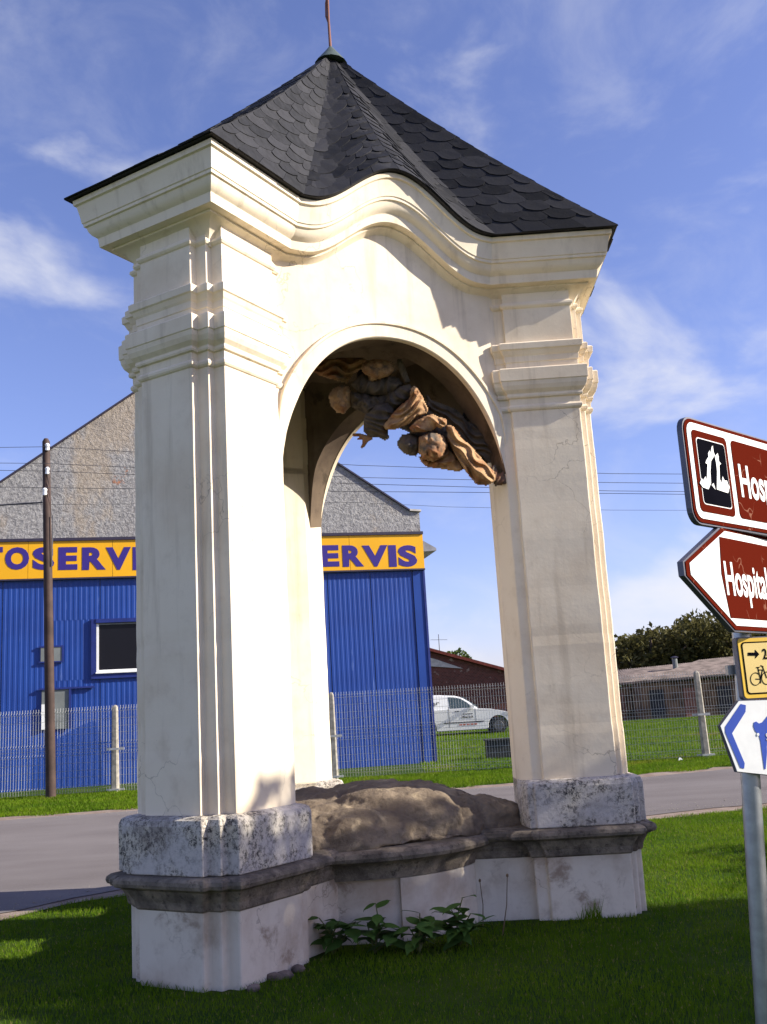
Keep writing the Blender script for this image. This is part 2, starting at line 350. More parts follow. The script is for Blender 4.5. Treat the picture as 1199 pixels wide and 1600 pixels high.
stack([(.024, -.3), (.028, .40)], 'lower_block', 'block_plaster', pier, .012, ringB)
stack([(.03, .372), (.04, .385), (.045, .42), (.06, .45), (.075, .478), (.100, .490), (.118, .497), (.124, .514), (.120, .532), (.104, .545), (.06, .554)], 'base_moulding', 'dark_stone', pier, .008, ringB)
stack([(.072, .555), (.074, .80), (.064, .828), (.035, .842), (-.01, .85)], 'die_block', 'lichen_stone', pier, .012)
stack([(-.01, 3.30), (0.0084, 3.312), (0.0154, 3.322), (0.0168, 3.336), (0.0098, 3.348), (0.0056, 3.352), (0.007, 3.395), (0.021, 3.40), (0.0252, 3.412), (0.0224, 3.426), (0.0238, 3.43), (0.0434, 3.452), (0.0546, 3.48),
       (0.0588, 3.508), (0.0644, 3.512), (0.0658, 3.596), (0.0595, 3.604), (0.014, 3.608), (0.014, 3.655), (0.0196, 3.66), (0.021, 3.70), (0.0294, 3.712), (0.0406, 3.738), (0.0504, 3.745), (0.0518, 3.786), (0.042, 3.796), (0, 3.80),
       (0, 4.06), (0.0098, 4.066), (0.0182, 4.078), (0.0168, 4.094), (0.0042, 4.102), (0, 4.11), (0, 4.30)], 'capital', 'cream_plaster', pier, .003)
for a in AZ[1:]:
    c = copy_obj(pier, shrine); c.rotation_euler.z = a

def rot2(p, a): return (p[0]*math.cos(a)-p[1]*math.sin(a), p[0]*math.sin(a)+p[1]*math.cos(a))
def bay_curve(r_end, t_end, mid, n):
    """plan points of one bay in the frame of pier 0 -> pier 1, from one pier to the next; also the chord coordinate"""
    a = Vector((r_end, t_end)); b = Vector(rot2((r_end, -t_end), AZ[1]))
    m = (a+b)/2; ax = m.normalized(); tn = (b-a).normalized(); hl = (b-a).length/2; sag = m.length-mid
    out = []
    if abs(sag) < 1e-4: return [(m+tn*hl*(2*i/n-1), hl*(2*i/n-1)) for i in range(n+1)]
    rad = (hl*hl+sag*sag)/(2*sag); ang = math.asin(hl/rad); cc = ax*(mid+rad)
    for i in range(n+1):
        q = ang*(2*i/n-1); out.append((cc - ax*rad*math.cos(q) + tn*rad*math.sin(q), rad*math.sin(q)))
    return out
def hump(s): return .335*(.5+.5*math.cos(math.pi*min(1, abs(s)/.68)))
AW, AS, AB, ATH = .825, 2.76, 1.0, .22
def wth(s): q = max(0, min(1, (.868-abs(s))/.22)); return .13+.09*q*q*(3-2*q)
def arch(s): x = min(1, abs(s)/AW); return AS + AB*max(0, 1-x**2.15)**.52
NB = 56
bc = bay_curve(1.19, .312, .835, NB)
an = []
for i in range(NB+1):
    d = (bc[min(i+1, NB)][0]-bc[max(i-1, 0)][0]).normalized(); an.append(Vector((d.y, -d.x)))
mb = MB(); vs = []
for (p, s), n in zip(bc, an):
    lo = arch(s) if abs(s) < AW else AS-.02; hi = 4.35+hump(s); q = p-n*wth(s)
    zz = [lo+(hi-lo)*j/6 for j in range(7)]
    vs += [(p.x, p.y, z) for z in zz] + [(q.x, q.y, z) for z in zz[::-1]]
fs = [(i*14+j, i*14+(j+1) % 14, (i+1)*14+(j+1) % 14, (i+1)*14+j) for i in range(NB) for j in range(14)]
fs += [tuple(range(14)), tuple(NB*14+j for j in range(14))]
mb.add(vs, fs); bay = mb.build('arch_wall', 'cream_plaster', shrine, smooth=R30())
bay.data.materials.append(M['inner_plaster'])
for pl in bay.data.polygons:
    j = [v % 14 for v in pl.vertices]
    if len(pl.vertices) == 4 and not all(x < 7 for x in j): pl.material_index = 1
# archivolt: a moulded band following the arch, sitting on the curved wall
def on_bay(s, z, out):
    i = min(range(NB+1), key=lambda q: abs(bc[q][1]-s)); j = max(0, min(NB-1, i if bc[i][1] <= s else i-1))
    f = (s-bc[j][1])/(bc[j+1][1]-bc[j][1]); p = bc[j][0].lerp(bc[j+1][0], f); n = an[j].lerp(an[j+1], f).normalized(); p = p+n*out
    return (p.x, p.y, z)
path = []
for i in range(81):
    th = math.pi*i/80; s = -AW*math.cos(th)*.999; path.append(Vector((s, arch(s))))

path = [p for p in path if p.y > AS+.18]
prof = [(.0, -.02), (.0, .016), (.006, .022), (.088, .022), (.092, .034), (.108, .034), (.112, .022), (.118, -.02)]
mb = MB(); vs = []
for i, p in enumerate(path):
    d = (path[min(i+1, len(path)-1)]-path[max(i-1, 0)]).normalized(); nn = Vector((-d.y, d.x))
    for o, e in prof:
        fd = min(1, max(0, (p.y-AS-.18)/.3)); q = p+nn*((o-.006)*(.3+.7*fd)); e = e*fd-.012*(1-fd); vs.append(on_bay(max(-.868, min(.868, q.x)), q.y, e))
k = len(prof)
mb.add(vs, [(i*k+j, i*k+(j+1) % k, (i+1)*k+(j+1) % k, (i+1)*k+j) for i in range(len(path)-1) for j in range(k)] + [tuple(range(k)), tuple((len(path)-1)*k+j for j in range(k))])
av = mb.build('archivolt', 'cream_plaster', bay, smooth=R30())
# low wall between the piers, its moulding and the panel that stands proud
def drum_sweep(prof, name, m, parent, a0, a1, n):
    full = a1-a0 >= 359.9; mb = MB(); vs = []; k = len(prof); cnt = n if full else n+1
    for i in range(cnt):
        q = math.radians(a0+(a1-a0)*i/n); vs += [(math.cos(q)*r, math.sin(q)*r, z) for r, z in prof]
    fs = [(i*k+j, i*k+(j+1) % k, ((i+1) % cnt)*k+(j+1) % k, ((i+1) % cnt)*k+j) for i in range(n) for j in range(k)]
    if not full: fs += [tuple(range(k)), tuple(n*k+j for j in range(k))]
    mb.add(vs, fs); return mb.build(name, m, parent, smooth=R30())
lw = drum_sweep([(.3, -.3), (.765, -.3), (.765, .385), (.3, .385)], 'low_wall', 'block_plaster', shrine, 0, 360, 96)
drum_sweep([(.3, .365), (.795, .358), (.803, .395), (.815, .425), (.84, .45), (.872, .46), (.897, .472), (.905, .492), (.898, .516), (.878, .530), (.80, .537), (.3, .537)], 'base_moulding', 'dark_stone', lw, 0, 360, 96)
for a_ in (0, 120, 240): drum_sweep([(.6, -.28), (.792, -.28), (.792, .354), (.6, .354)], 'wall_panel', 'block_plaster', lw, a_+50, a_+98, 24)
for a in AZ[1:]: c = copy_obj(bay, shrine); c.rotation_euler.z = a
mb = MB(); ic = []
for a in AZ:
    for p, s in bay_curve(1.3, .25, .62, 10): ic.append(rot2(p, a))
mb.add([(x, y, .50) for x, y in ic] + [(x, y, .556) for x, y in ic], [tuple(range(len(ic)))[::-1], tuple(range(len(ic), 2*len(ic)))] + [(i, (i+1) % len(ic), len(ic)+(i+1) % len(ic), len(ic)+i) for i in range(len(ic))])
mb.build('base_slab', 'dark_stone', shrine)
mb = MB(); nrm = len(ic); lay = [(1.0, 3.95), (.8, 4.06), (.5, 4.16), (.2, 4.2)]
mb.add([(x*q, y*q, z) for q, z in lay for x, y in ic] + [(0, 0, 4.21)], [(i*nrm+j, i*nrm+(j+1) % nrm, (i+1)*nrm+(j+1) % nrm, (i+1)*nrm+j) for i in range(3) for j in range(nrm)] + [(3*nrm+j, 3*nrm+(j+1) % nrm, 4*nrm) for j in range(nrm)])
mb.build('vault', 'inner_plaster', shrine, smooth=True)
# cornice: one moulding swept round the whole plan, rising over each arch
TB, RC, RCR = .287, RO-NN-.025, 1.09
segs = []                                   # list of (kind, [ (x, y, s or None) ])
for k_, a in enumerate(AZ):
    A_ = [rot2(q, a) for q in ((RCR, -TB), (RC, -TB), (RC, TB), (RCR, TB))]
    segs += [('side', [(*A_[0], 9), (*A_[1], 9)]), ('front', [(*A_[1], 9), (*A_[2], 9)]), ('side', [(*A_[2], 9), (*A_[3], 9)])]
    bb_ = [(*rot2(p, a), s) for p, s in bay_curve(RCR, TB, .775, 40)]
    segs += [('bay', bb_[:21]), ('bay', bb_[20:])]
loop = []
for kd, pts in segs: loop += pts[:-1]
LM = miter([(x, y) for x, y, s in loop]); NL = len(loop)
ZC = 4.215
cprof = [(-.10, -.16), (.002, -.16), (.010, -.12), (.028, -.085), (.058, -.05), (.10, -.022), (.112, -.018), (.112, -.004), (.165, 0), (.172, .056), (.178, .062), (.196, .075), (.212, .098), (.22, .125), (.232, .13), (.234, .148),
         (.240, .152), (.246, .19), (.256, .235), (.262, .262), (.276, .268), (.278, .300), (.26, .308), (-.10, .308)]
mb = MB(); vs = []; kq = len(cprof)
for (x, y, s), m in zip(loop, LM):
    hz = hump(s) if s < 5 else 0
    vs += [(x+m.x*o, y+m.y*o, ZC+z+hz) for o, z in cprof]
mb.add(vs, [(i*kq+j, i*kq+(j+1) % kq, ((i+1) % NL)*kq+(j+1) % kq, ((i+1) % NL)*kq+j) for i in range(NL) for j in range(kq)])
mb.build('cornice', 'cream_plaster', shrine, smooth=math.radians(28))
# roof
ZE, ZA, EO = ZC+.314, 6.47, .305
eave = [Vector((x+m.x*EO, y+m.y*EO, ZE+(hump(s) if s < 5 else 0))) for (x, y, s), m in zip(loop, LM)]
def up(e, v):                                # a point of the roof surface above eave point e
    w = v; zz = e.z+(ZA-e.z)*(w*.86+.14*w*w*1.0); return Vector((e.x*(1-v)+.075*v, e.y*(1-v), zz))
mb = MB(); NVr = 14; vs = [up(e, .985*j/NVr) for j in range(NVr+1) for e in eave]
fs = [(j*NL+i, j*NL+(i+1) % NL, (j+1)*NL+(i+1) % NL, (j+1)*NL+i) for j in range(NVr) for i in range(NL)]
b0 = len(vs); vs += [Vector((e.x, e.y, e.z-.006)) for e in eave]; b1 = len(vs); vs += [Vector((e.x*.8, e.y*.8, e.z-.004)) for e in eave]
fs += [(i, b0+i, b0+(i+1) % NL, (i+1) % NL) for i in range(NL)] + [(b0+i, b1+i, b1+(i+1) % NL, b0+(i+1) % NL) for i in range(NL)] + [tuple(NVr*NL+i for i in range(NL))]
mb.add(vs, fs); roof = mb.build('roof', 'roof_deck', shrine)
rnd = random.Random(4)
ROWS = 19; cam_local = Matrix.Translation((CX, CY, 0)) @ Matrix.Rotation(PSI, 4, 'Z'); cam_local = cam_local.inverted() @ EYEV
slates_far = MB(); cand = []
idx = 0
for kd, pts in segs:
    es = [eave[(idx+i) % NL] for i in range(len(pts))]; idx += len(pts)-1
    cl = [0]
    for a, b in zip(es, es[1:]): cl.append(cl[-1]+(b-a).length)
    tot = cl[-1]
    def E(fq):
        d = max(0, min(1, fq))*tot
        j = max(i for i in range(len(cl)) if cl[i] <= d+1e-9); j = min(j, len(cl)-2)
        return es[j].lerp(es[j+1], (d-cl[j])/(cl[j+1]-cl[j]))
    for rI in range(ROWS):
        v0 = rI/ROWS*.965; dv = .965/ROWS
        wd = tot*(1-v0); n = max(1, round(wd/.195)); offs = (rI % 2)*.5
        cuts = sorted(set([0, 1] + [min(1, max(0, (i+offs+rnd.uniform(-.1, .1))/n)) for i in range(0 if offs else 1, n)]))
        cuts = [c for i, c in enumerate(cuts) if i == 0 or c-cuts[i-1] > .25/n or c == 1]
        for f0, f1 in zip(cuts, cuts[1:]):
            if f1-f0 < .02: continue
            sk = rnd.uniform(-.05, .05); lift = rnd.uniform(.006, .011)
            top = []; low = []
            gap = .0015/max(.2, wd)
            for q in range(6):
                x = q/5; fq = f0+gap+(f1-f0-2*gap)*x
                sc = (.0 if rI == 0 else .34)*abs(2*x-1)**2.6 + (.22*(x-.5) if rI else 0)
                top.append((fq, v0+dv*(sc+sk)-(.006 if rI == 0 else 0)))
            pl = []
            for fq, vv in top: pl.append((fq, vv, lift))
            pl += [(f1-gap, min(.99, v0+dv*1.75), .002), (f0+gap, min(.99, v0+dv*1.75), .002)]
            em = E((f0+f1)/2); c0 = up(em, v0+dv*.5)
            a = up(E(min(1, f1)), v0)-up(E(max(0, f0)), v0); bvec = up(em, v0+dv)-up(em, v0); nv = a.cross(bvec).normalized()
            if nv.z < 0: nv = -nv
            P = [up(E(fq), vv)+nv*l for fq, vv, l in pl]; Q = [p-nv*.008 for p in P]
            m_ = len(P); faces = [tuple(range(m_))] + [(i, m_+i, m_+(i+1) % m_, (i+1) % m_) for i in range(m_)]
            facing = nv.dot((cam_local-c0).normalized())
            cand.append((facing, (f1-f0)*wd, [tuple(p) for p in P+Q], faces, c0))
cand.sort(key=lambda q: -q[0])
vis = [q for q in cand if q[0] > -.05]
vis.sort(key=lambda q: -max(.02, q[0])*q[1]); keep = vis[:300]; kid = set(id(q) for q in keep)
for q in keep:
    mb = MB(); c0 = q[4]; mb.add([(p[0]-c0.x, p[1]-c0.y, p[2]-c0.z) for p in q[2]], q[3]); mb.build('slate', 'slate', roof, loc=c0)
for q in cand:
    if id(q) not in kid: slates_far.add(q[2], q[3])
tag(slates_far.build('slate_cover', 'slate', roof), kind='stuff')
mb = MB(); mb.tube([(.072, 0, ZA-.10), (.075, 0, ZA+.0), (.075, 0, ZA+.035), (.075, 0, ZA+.06)], [.13, .055, .03, .012], 14); mb.build('apex_cap', 'copper', roof, smooth=R30())
mb = MB(); mb.tube([(.075, 0, ZA), (.071, 0, ZA+.3), (.081, 0, ZA+.95)], [.012, .010, .007], 8); fin = mb.build('finial_rod', 'rust', roof)
mb = MB(); mb.tube([(.075, 0, ZA+.26), (.053, 0, ZA+.34), (.057, 0, ZA+.46), (.075, 0, ZA+.55)], .008, 6); mb.build('rod_strap', 'rust', fin)

# ------------------------------------------------------------------ rock mound inside the shrine
def voxel(name, mb, vox, m, amp=(), seed=0, smooth_it=4):
    me = bpy.data.meshes.new(name); me.from_pydata(mb.v, [], mb.f); ob = bpy.data.objects.new(name, me); col.objects.link(ob)
    md = ob.modifiers.new('r', 'REMESH'); md.mode = 'VOXEL'; md.voxel_size = vox
    sm = ob.modifiers.new('s', 'SMOOTH'); sm.iterations = smooth_it; sm.factor = .5
    dg = bpy.context.evaluated_depsgraph_get(); me2 = bpy.data.meshes.new_from_object(ob.evaluated_get(dg)); bpy.data.objects.remove(ob); me2.name = name
    n = len(me2.vertices); co = np.empty(n*3, np.float32); me2.vertices.foreach_get('co', co); nr = np.empty(n*3, np.float32); me2.vertex_normals.foreach_get('vector', nr)
    co = co.reshape(-1, 3); nr = nr.reshape(-1, 3)
    for i in range(n):
        p = Vector(co[i]); d = 0
        for sc, a, ridged in amp:
            if ridged == 'crack':
                dd = mnoise.voronoi(Vector((p.x*sc[0]+seed+.3*mnoise.noise(p*5), p.y*sc[1], p.z*sc[2])))[0]; d -= a*max(0, 1-(dd[1]-dd[0])/.16); d += a*.9*(mnoise.cell(Vector((round(dd[0], 3)*0+p.x*sc[0], p.y*sc[1], 0)))*0); continue
            if ridged == 'fold':
                w = mnoise.noise(Vector((p.x*4+seed, p.y*4, p.z*4)))*2.6
                d += a*(abs(math.sin((p.x*sc[0]+p.y*sc[1]+p.z*sc[2])+w))-.55); continue
            q = mnoise.noise(Vector((p.x*sc[0]+seed, p.y*sc[1], p.z*sc[2])))
            d += a*((1-2*abs(q))-.5 if ridged else q)
        co[i] += nr[i]*d
    me2.vertices.foreach_set('co', co.ravel()); me2.update(); me2.materials.clear()
    return link(name, me2, m, None, True)
def ico(mb, c, r, rot=None, sub=2):
    bm = bmesh.new(); bmesh.ops.create_icosphere(bm, subdivisions=sub, radius=1)
    Mx = Matrix.Translation(c) @ (rot.to_4x4() if rot else Matrix()) @ Matrix.Diagonal((*(r if hasattr(r, '__len__') else (r, r, r)), 1))
    vs = [Mx@v.co for v in bm.verts]; bm.verts.index_update(); fs = [tuple(v.index for v in f.verts) for f in bm.faces]; bm.free(); mb.add(vs, fs)
def limb(mb, pts, sub=1):                      # chain of spheres joined by tapering tubes
    for (a, ra), (b, rb) in zip(pts, pts[1:]):
        n = max(2, int((Vector(b)-Vector(a)).length/(min(ra, rb)*.6)))
        for i in range(n+1): ico(mb, Vector(a).lerp(Vector(b), i/n), ra+(rb-ra)*i/n, None, sub)
mb = MB(); rg = random.Random(3)
def loc2w(x, y, z=0): v = Vector(rot2((x, y), PSI)); return Vector((v.x+CX, v.y+CY, z))
ico(mb, (0, 0, 0), 1, None, 4)
def slab(x, y, z):
    rho = math.hypot(x, y); a_ = math.atan2(y, x); el = math.asin(max(-1, min(1, z)))
    r_ = .845*max(0, math.cos(el))**.5*(1+.07*math.cos(3*a_)); zz = math.copysign(abs(math.sin(el))**.85, el)*(.30+.025*math.cos(a_-.4)) 
    return loc2w(r_*math.cos(a_), r_*math.sin(a_), .535+(zz if zz > 0 else zz*.1))
mb.v = [tuple(slab(*v)) for v in mb.v]
for a_ in (0, 120, 240): q = rot2((.80, 0), math.radians(a_)); ico(mb, loc2w(*q, .52), (.36, .29, .25), None, 3)
for a_, r_, h_ in ((-75, .40, .09), (-40, .35, .10), (10, .3, .09), (-100, .5, .05), (150, .4, .08)):
    q = rot2((r_, 0), math.radians(a_)); ico(mb, loc2w(*q, .70), (.27, .22, h_+.06), None, 3)
rock = voxel('rock_mound', mb, .014, 'rock', (((1.7, 1.7, .8), .035, False), ((1.6, 1.6, 1.2), .035, 'crack'), ((3.2, 3.8, 6), .016, True), ((8, 8, 14), .009, True), ((22, 22, 40), .007, True), ((60, 60, 60), .004, False)), 5, 2)
tag(rock, 'low brown carved rock mound lying between the shrine piers', 'rock')

# ------------------------------------------------------------------ hanging sculpture under the vault (winged figure on clouds)
def S(zx, zy, Y): return atY(420+zx/3, 500+zy/3, Y)      # read off an enlarged view of the photograph
def rp(r, Y): return r/3*Y/F
def blob(mb, pts):
    limb(mb, [(S(x, y, Y), rp(r, Y)) for x, y, Y, r in pts])
sc_root = thing('angel_sculpture', 'weathered reddish stone angel group with clouds hanging under the shrine vault', 'sculpture', tuple(S(720, 480, 6.72)))
sc_inv = -Vector(S(720, 480, 6.72))
def inflate(name, m, poly, Y, thick, rad=42, fold=None, bend=(0, 0), lump=0, seed=0, st=5):
    """a carved piece: outline in picture directions at its own distance, swollen to real thickness, with folds cut in"""
    P = np.array(poly, float); x0, y0 = P.min(0)-st; x1, y1 = P.max(0)+st; xs = np.arange(x0, x1+st, st); ys = np.arange(y0, y1+st, st)
    gx, gy = np.meshgrid(xs, ys); ins = np.zeros(gx.shape, bool); dist = np.full(gx.shape, 1e9); n = len(P)
    for i in range(n):
        (ax, ay), (bx, by) = P[i], P[(i+1) % n]
        c = ((ay > gy) != (by > gy)) & (gx < (bx-ax)*(gy-ay)/((by-ay) or 1e-9)+ax); ins ^= c
        t = np.clip(((gx-ax)*(bx-ax)+(gy-ay)*(by-ay))/max(1e-9, (bx-ax)**2+(by-ay)**2), 0, 1); dist = np.minimum(dist, np.hypot(gx-ax-t*(bx-ax), gy-ay-t*(by-ay)))
    idx = {}; V = []; Fc = []; cx_, cy_ = P.mean(0)
    for j, i in zip(*np.nonzero(ins)):
        x, y, d = gx[j, i], gy[j, i], dist[j, i]; q = min(1, d/rad); b_ = thick*math.sqrt(max(0, 1-(1-q)**2)); e = 0
        if fold:
            ang, wl, am = fold; u = (x*math.cos(ang)+y*math.sin(ang))/wl+1.1*mnoise.noise(Vector((x*.012+seed, y*.012, 0)))
            e = am*(1-abs(math.sin(math.pi*u))**.7)*2-am; e *= min(1, d/16)
        if lump: e += lump*mnoise.noise(Vector((x*.03+seed, y*.03, 1)))+lump*.6*mnoise.noise(Vector((x*.07, y*.07+seed, 3)))
        YY = Y+bend[0]*(x-cx_)/100+bend[1]*(y-cy_)/100
        f_ = S(x, y, YY-b_-e*min(1, d/12))+sc_inv; k_ = S(x, y, YY+b_*.8)+sc_inv
        idx[(j, i)] = len(V); V += [f_, k_]
    for (j, i), a_ in idx.items():
        q = [idx.get((j, i)), idx.get((j, i+1)), idx.get((j+1, i+1)), idx.get((j+1, i))]
        if None not in q:
            Fc += [tuple(q), tuple(k_+1 for k_ in q[::-1])]
            for (u0, u1, nb_) in (((j, i), (j, i+1), (j-1, i)), ((j+1, i), (j+1, i+1), (j+1, i)), ((j, i), (j+1, i), (j, i-1)), ((j, i+1), (j+1, i+1), (j, i+1))):
                r_, c_ = nb_
                if any(w not in idx for w in ((r_, c_), (r_, c_+1), (r_+1, c_), (r_+1, c_+1))): A_, B_ = idx[u0], idx[u1]; Fc.append((A_, B_, B_+1, A_+1))
    mb = MB(); mb.v = [tuple(v) for v in V]; mb.f = Fc; return mb.build(name, m, sc_root, smooth=True)
ST, SG = 'sculpture_stone', 'sculpture_dark'
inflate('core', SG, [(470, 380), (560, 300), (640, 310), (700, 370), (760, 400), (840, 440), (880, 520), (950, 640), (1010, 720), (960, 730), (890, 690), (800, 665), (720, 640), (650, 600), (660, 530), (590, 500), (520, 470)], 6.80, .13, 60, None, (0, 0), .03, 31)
inflate('robe', ST, [(150, 205), (220, 183), (330, 176), (440, 172), (480, 195), (450, 225), (400, 255), (370, 300), (310, 285), (235, 262), (190, 230)], 6.86, .09, 45, (1.45, 34, .03), (-.05, 0), 0, 1)
inflate('head', ST, [(428, 225), (440, 200), (465, 186), (500, 178), (555, 186), (592, 205), (600, 240), (565, 268), (515, 282), (480, 292), (462, 282), (468, 268), (440, 250)], 6.66, .10, 55, None, (0, 0), .022, 2)
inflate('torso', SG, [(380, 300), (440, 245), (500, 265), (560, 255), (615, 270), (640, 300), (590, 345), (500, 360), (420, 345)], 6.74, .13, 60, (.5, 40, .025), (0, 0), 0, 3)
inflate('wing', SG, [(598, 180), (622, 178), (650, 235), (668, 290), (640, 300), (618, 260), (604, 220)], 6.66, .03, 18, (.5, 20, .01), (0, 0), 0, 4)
inflate('cherub_head', ST, [(276, 355), (300, 318), (340, 300), (380, 310), (395, 350), (388, 405), (355, 442), (318, 438), (290, 405)], 6.80, .12, 60, None, (0, 0), .035, 5)
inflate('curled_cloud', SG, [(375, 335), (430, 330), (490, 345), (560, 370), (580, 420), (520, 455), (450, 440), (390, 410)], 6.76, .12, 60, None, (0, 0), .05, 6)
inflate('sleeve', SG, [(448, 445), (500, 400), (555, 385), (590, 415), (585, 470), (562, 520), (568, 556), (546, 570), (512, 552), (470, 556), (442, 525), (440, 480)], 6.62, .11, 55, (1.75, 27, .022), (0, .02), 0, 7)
inflate('hand', ST, [(490, 545), (455, 536), (430, 530), (396, 528), (388, 540), (396, 547), (424, 548), (412, 556), (416, 563), (438, 561), (436, 580), (428, 598), (438, 606), (452, 594), (468, 572), (488, 562)], 6.60, .030, 12, None, (0, 0), 0, 8, 3)
inflate('mantle', SG, [(545, 378), (565, 345), (615, 308), (665, 295), (680, 330), (660, 372), (610, 405), (580, 425), (556, 405)], 6.64, .10, 50, (2.3, 36, .02), (0, 0), 0, 9)
inflate('robe', ST, [(664, 318), (680, 304), (698, 312), (724, 356), (752, 420), (744, 440), (700, 455), (652, 494), (592, 517), (545, 514), (532, 496), (572, 444), (612, 400), (656, 366)], 6.54, .11, 60, (1.05, 40, .035), (-.01, 0), 0, 10)
inflate('arm', ST, [(655, 505), (690, 470), (730, 448), (765, 436), (800, 452), (838, 462), (838, 494), (806, 514), (790, 503), (765, 525), (712, 528), (672, 530)], 6.50, .09, 42, (1.9, 30, .02), (0, 0), .01, 11)
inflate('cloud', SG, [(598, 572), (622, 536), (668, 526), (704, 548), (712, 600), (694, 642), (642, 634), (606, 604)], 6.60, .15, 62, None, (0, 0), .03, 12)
inflate('cloud', ST, [(700, 548), (758, 520), (822, 538), (842, 590), (822, 645), (775, 668), (718, 655), (698, 612)], 6.54, .17, 72, None, (0, 0), .035, 13)
inflate('cloud', ST, [(698, 636), (770, 648), (830, 590), (876, 632), (920, 700), (892, 714), (820, 702), (742, 692), (714, 672)], 6.62, .10, 45, (1.0, 44, .02), (0, 0), .02, 14)
inflate('robe', ST, [(828, 488), (868, 494), (912, 556), (952, 588), (1004, 650), (1062, 710), (1066, 756), (1022, 780), (970, 772), (928, 722), (878, 644), (838, 566)], 6.58, .12, 50, (2.45, 34, .035), (.02, 0), 0, 15)
inflate('wing', SG, [(735, 335), (765, 372), (832, 396), (885, 418), (934, 470), (966, 488), (1034, 556), (1070, 600), (1070, 645), (1034, 676), (985, 645), (935, 600), (890, 560), (846, 495), (776, 445), (740, 405)], 6.76, .07, 40, (2.2, 30, .025), (.03, 0), 0, 16)
inflate('robe', SG, [(1015, 705), (1062, 670), (1082, 720), (1102, 700), (1125, 770), (1060, 782)], 6.68, .06, 30, (.3, 24, .015), (.02, 0), 0, 17)
mb = MB(); mb.tube([S(760, 600, 6.7), S(900, 500, 6.95), S(1000, 330, 7.1), S(1000, 150, 7.2)], .035, 8); mb.tube([S(450, 310, 6.8), S(430, 260, 7.0), S(440, 215, 7.3)], .03, 8)
o = mb.build('iron_hanger', 'dark_void'); o.data.transform(Matrix.Translation(sc_inv)); o.parent = sc_root

# ------------------------------------------------------------------ blue workshop with rough gable
BP = Vector((atY(683, 1200, 23.6).x, 23.6, .25)); bl = Vector((-10.0, -2.2, 0)).normalized(); bnrm = Vector((bl.y, -bl.x, 0))
if bnrm.y > 0: bnrm = -bnrm
def fac(px, py):                               # (distance left of the right corner, height) on the facade plane
    q = onplane(px, py, BP, bnrm); return ((q-BP).dot(bl), q.z)
def FW(s, z, o=0): q = BP+bl*s+bnrm*o; return Vector((q.x, q.y, z))
bldg = thing('workshop_building', 'workshop with bare grey plaster gable above royal blue metal cladding', 'building', tuple(BP))
def bbuild(mb, name, m, parent=None, smooth=False):
    parent = parent or bldg
    o = mb.build(name, m, parent, smooth); o.data.transform(Matrix.Translation(-BP)); return o
WDT = fac(-95, 1000)[0]; zs_t = fac(330, 842)[1]; zs_b = fac(330, 899)[1]; zgr = .10
ra = fac(661, 800); rb = fac(640, 799); apx = fac(283, 566); la = fac(-95, 800)
gpoly = [(0, zgr), (WDT, zgr), (WDT, la[1]), (WDT-.3, la[1]), apx, rb, (0.02, ra[1])]
mb = MB(); mb.prism(gpoly, 0, -.35, lambda u, v, w: FW(u, v, w)); bbuild(mb, 'gable_wall', 'rough_gable')
mb = MB(); mb.prism([(0, zgr), (WDT, zgr), (WDT, la[1]), (0, la[1])], -.35, -13, lambda u, v, w: FW(u+(.03 if u < 1 else -.03), v, w)); bbuild(mb, 'side_walls', 'rough_gable')
for (p, q, e) in ((rb, apx, 0), (apx, (WDT-.3, la[1]), 1)):
    mb = MB(); mb.prism([(p[0], p[1]+.006), (q[0], q[1]+.006), (q[0], q[1]+.05), (p[0], p[1]+.05)], .05, -13.2, lambda u, v, w: FW(u, v, w)); bbuild(mb, 'roof', 'dark_trim')
mb = MB(); mb.prism([(-.02, ra[1]+.006), (rb[0], rb[1]+.006), (rb[0], rb[1]+.05), (-.02, ra[1]+.05)], .06, -13, lambda u, v, w: FW(u, v, w)); bbuild(mb, 'wall_coping', 'far_plaster')
e1 = fac(668, 835); e2 = fac(682, 848)
mb = MB(); mb.prism([(0, e1[1]), (e2[0]-.1, e2[1]-.06), (e2[0]-.1, e2[1]-.12), (0, e1[1]-.35)], -.4, -13, lambda u, v, w: FW(u, v, w)); bbuild(mb, 'side_eave', 'lead_grey')
# cladding: corrugated sheets side by side
zc0, zc1 = fac(683, 1192)[1], zs_b-.02
edges = [0.0, .30]
while edges[-1] < WDT-.4: edges.append(edges[-1]+1.02)
edges[-1] = WDT
wx0, wz1 = fac(151, 975); wz0 = fac(152, 1051)[1]; wx1 = wx0-2.3       # window: right end is hidden behind the pier
wl_, wr_ = wx0+.11, wx1-.11
def corr(s0, s1, z0, z1, name='cladding_sheet'):
    mb = MB(); vs = []; s = s0+.008; pts = []
    while s < s1-.012:
        for d, o in ((0, .03), (.045, .03), (.052, .034), (.102, .034)):
            if s+d < s1-.010: pts.append((s+d, o))
        s += .112
    pts.append((s1-.008, .03)); k = len(pts)
    for z in (z0, z1): vs += [FW(a, z, o) for a, o in pts]
    vs += [FW(pts[0][0], z0, .004), FW(pts[-1][0], z0, .004), FW(pts[-1][0], z1, .004), FW(pts[0][0], z1, .004)]
    fs = [(i, i+1, k+i+1, k+i) for i in range(k-1)] + [(2*k, 2*k+1, 2*k+2, 2*k+3), (0, k, 2*k+3, 2*k), (k-1, 2*k-1, 2*k+2, 2*k+1)]
    mb.add(vs, fs); return bbuild(mb, name, 'blue_sheet')
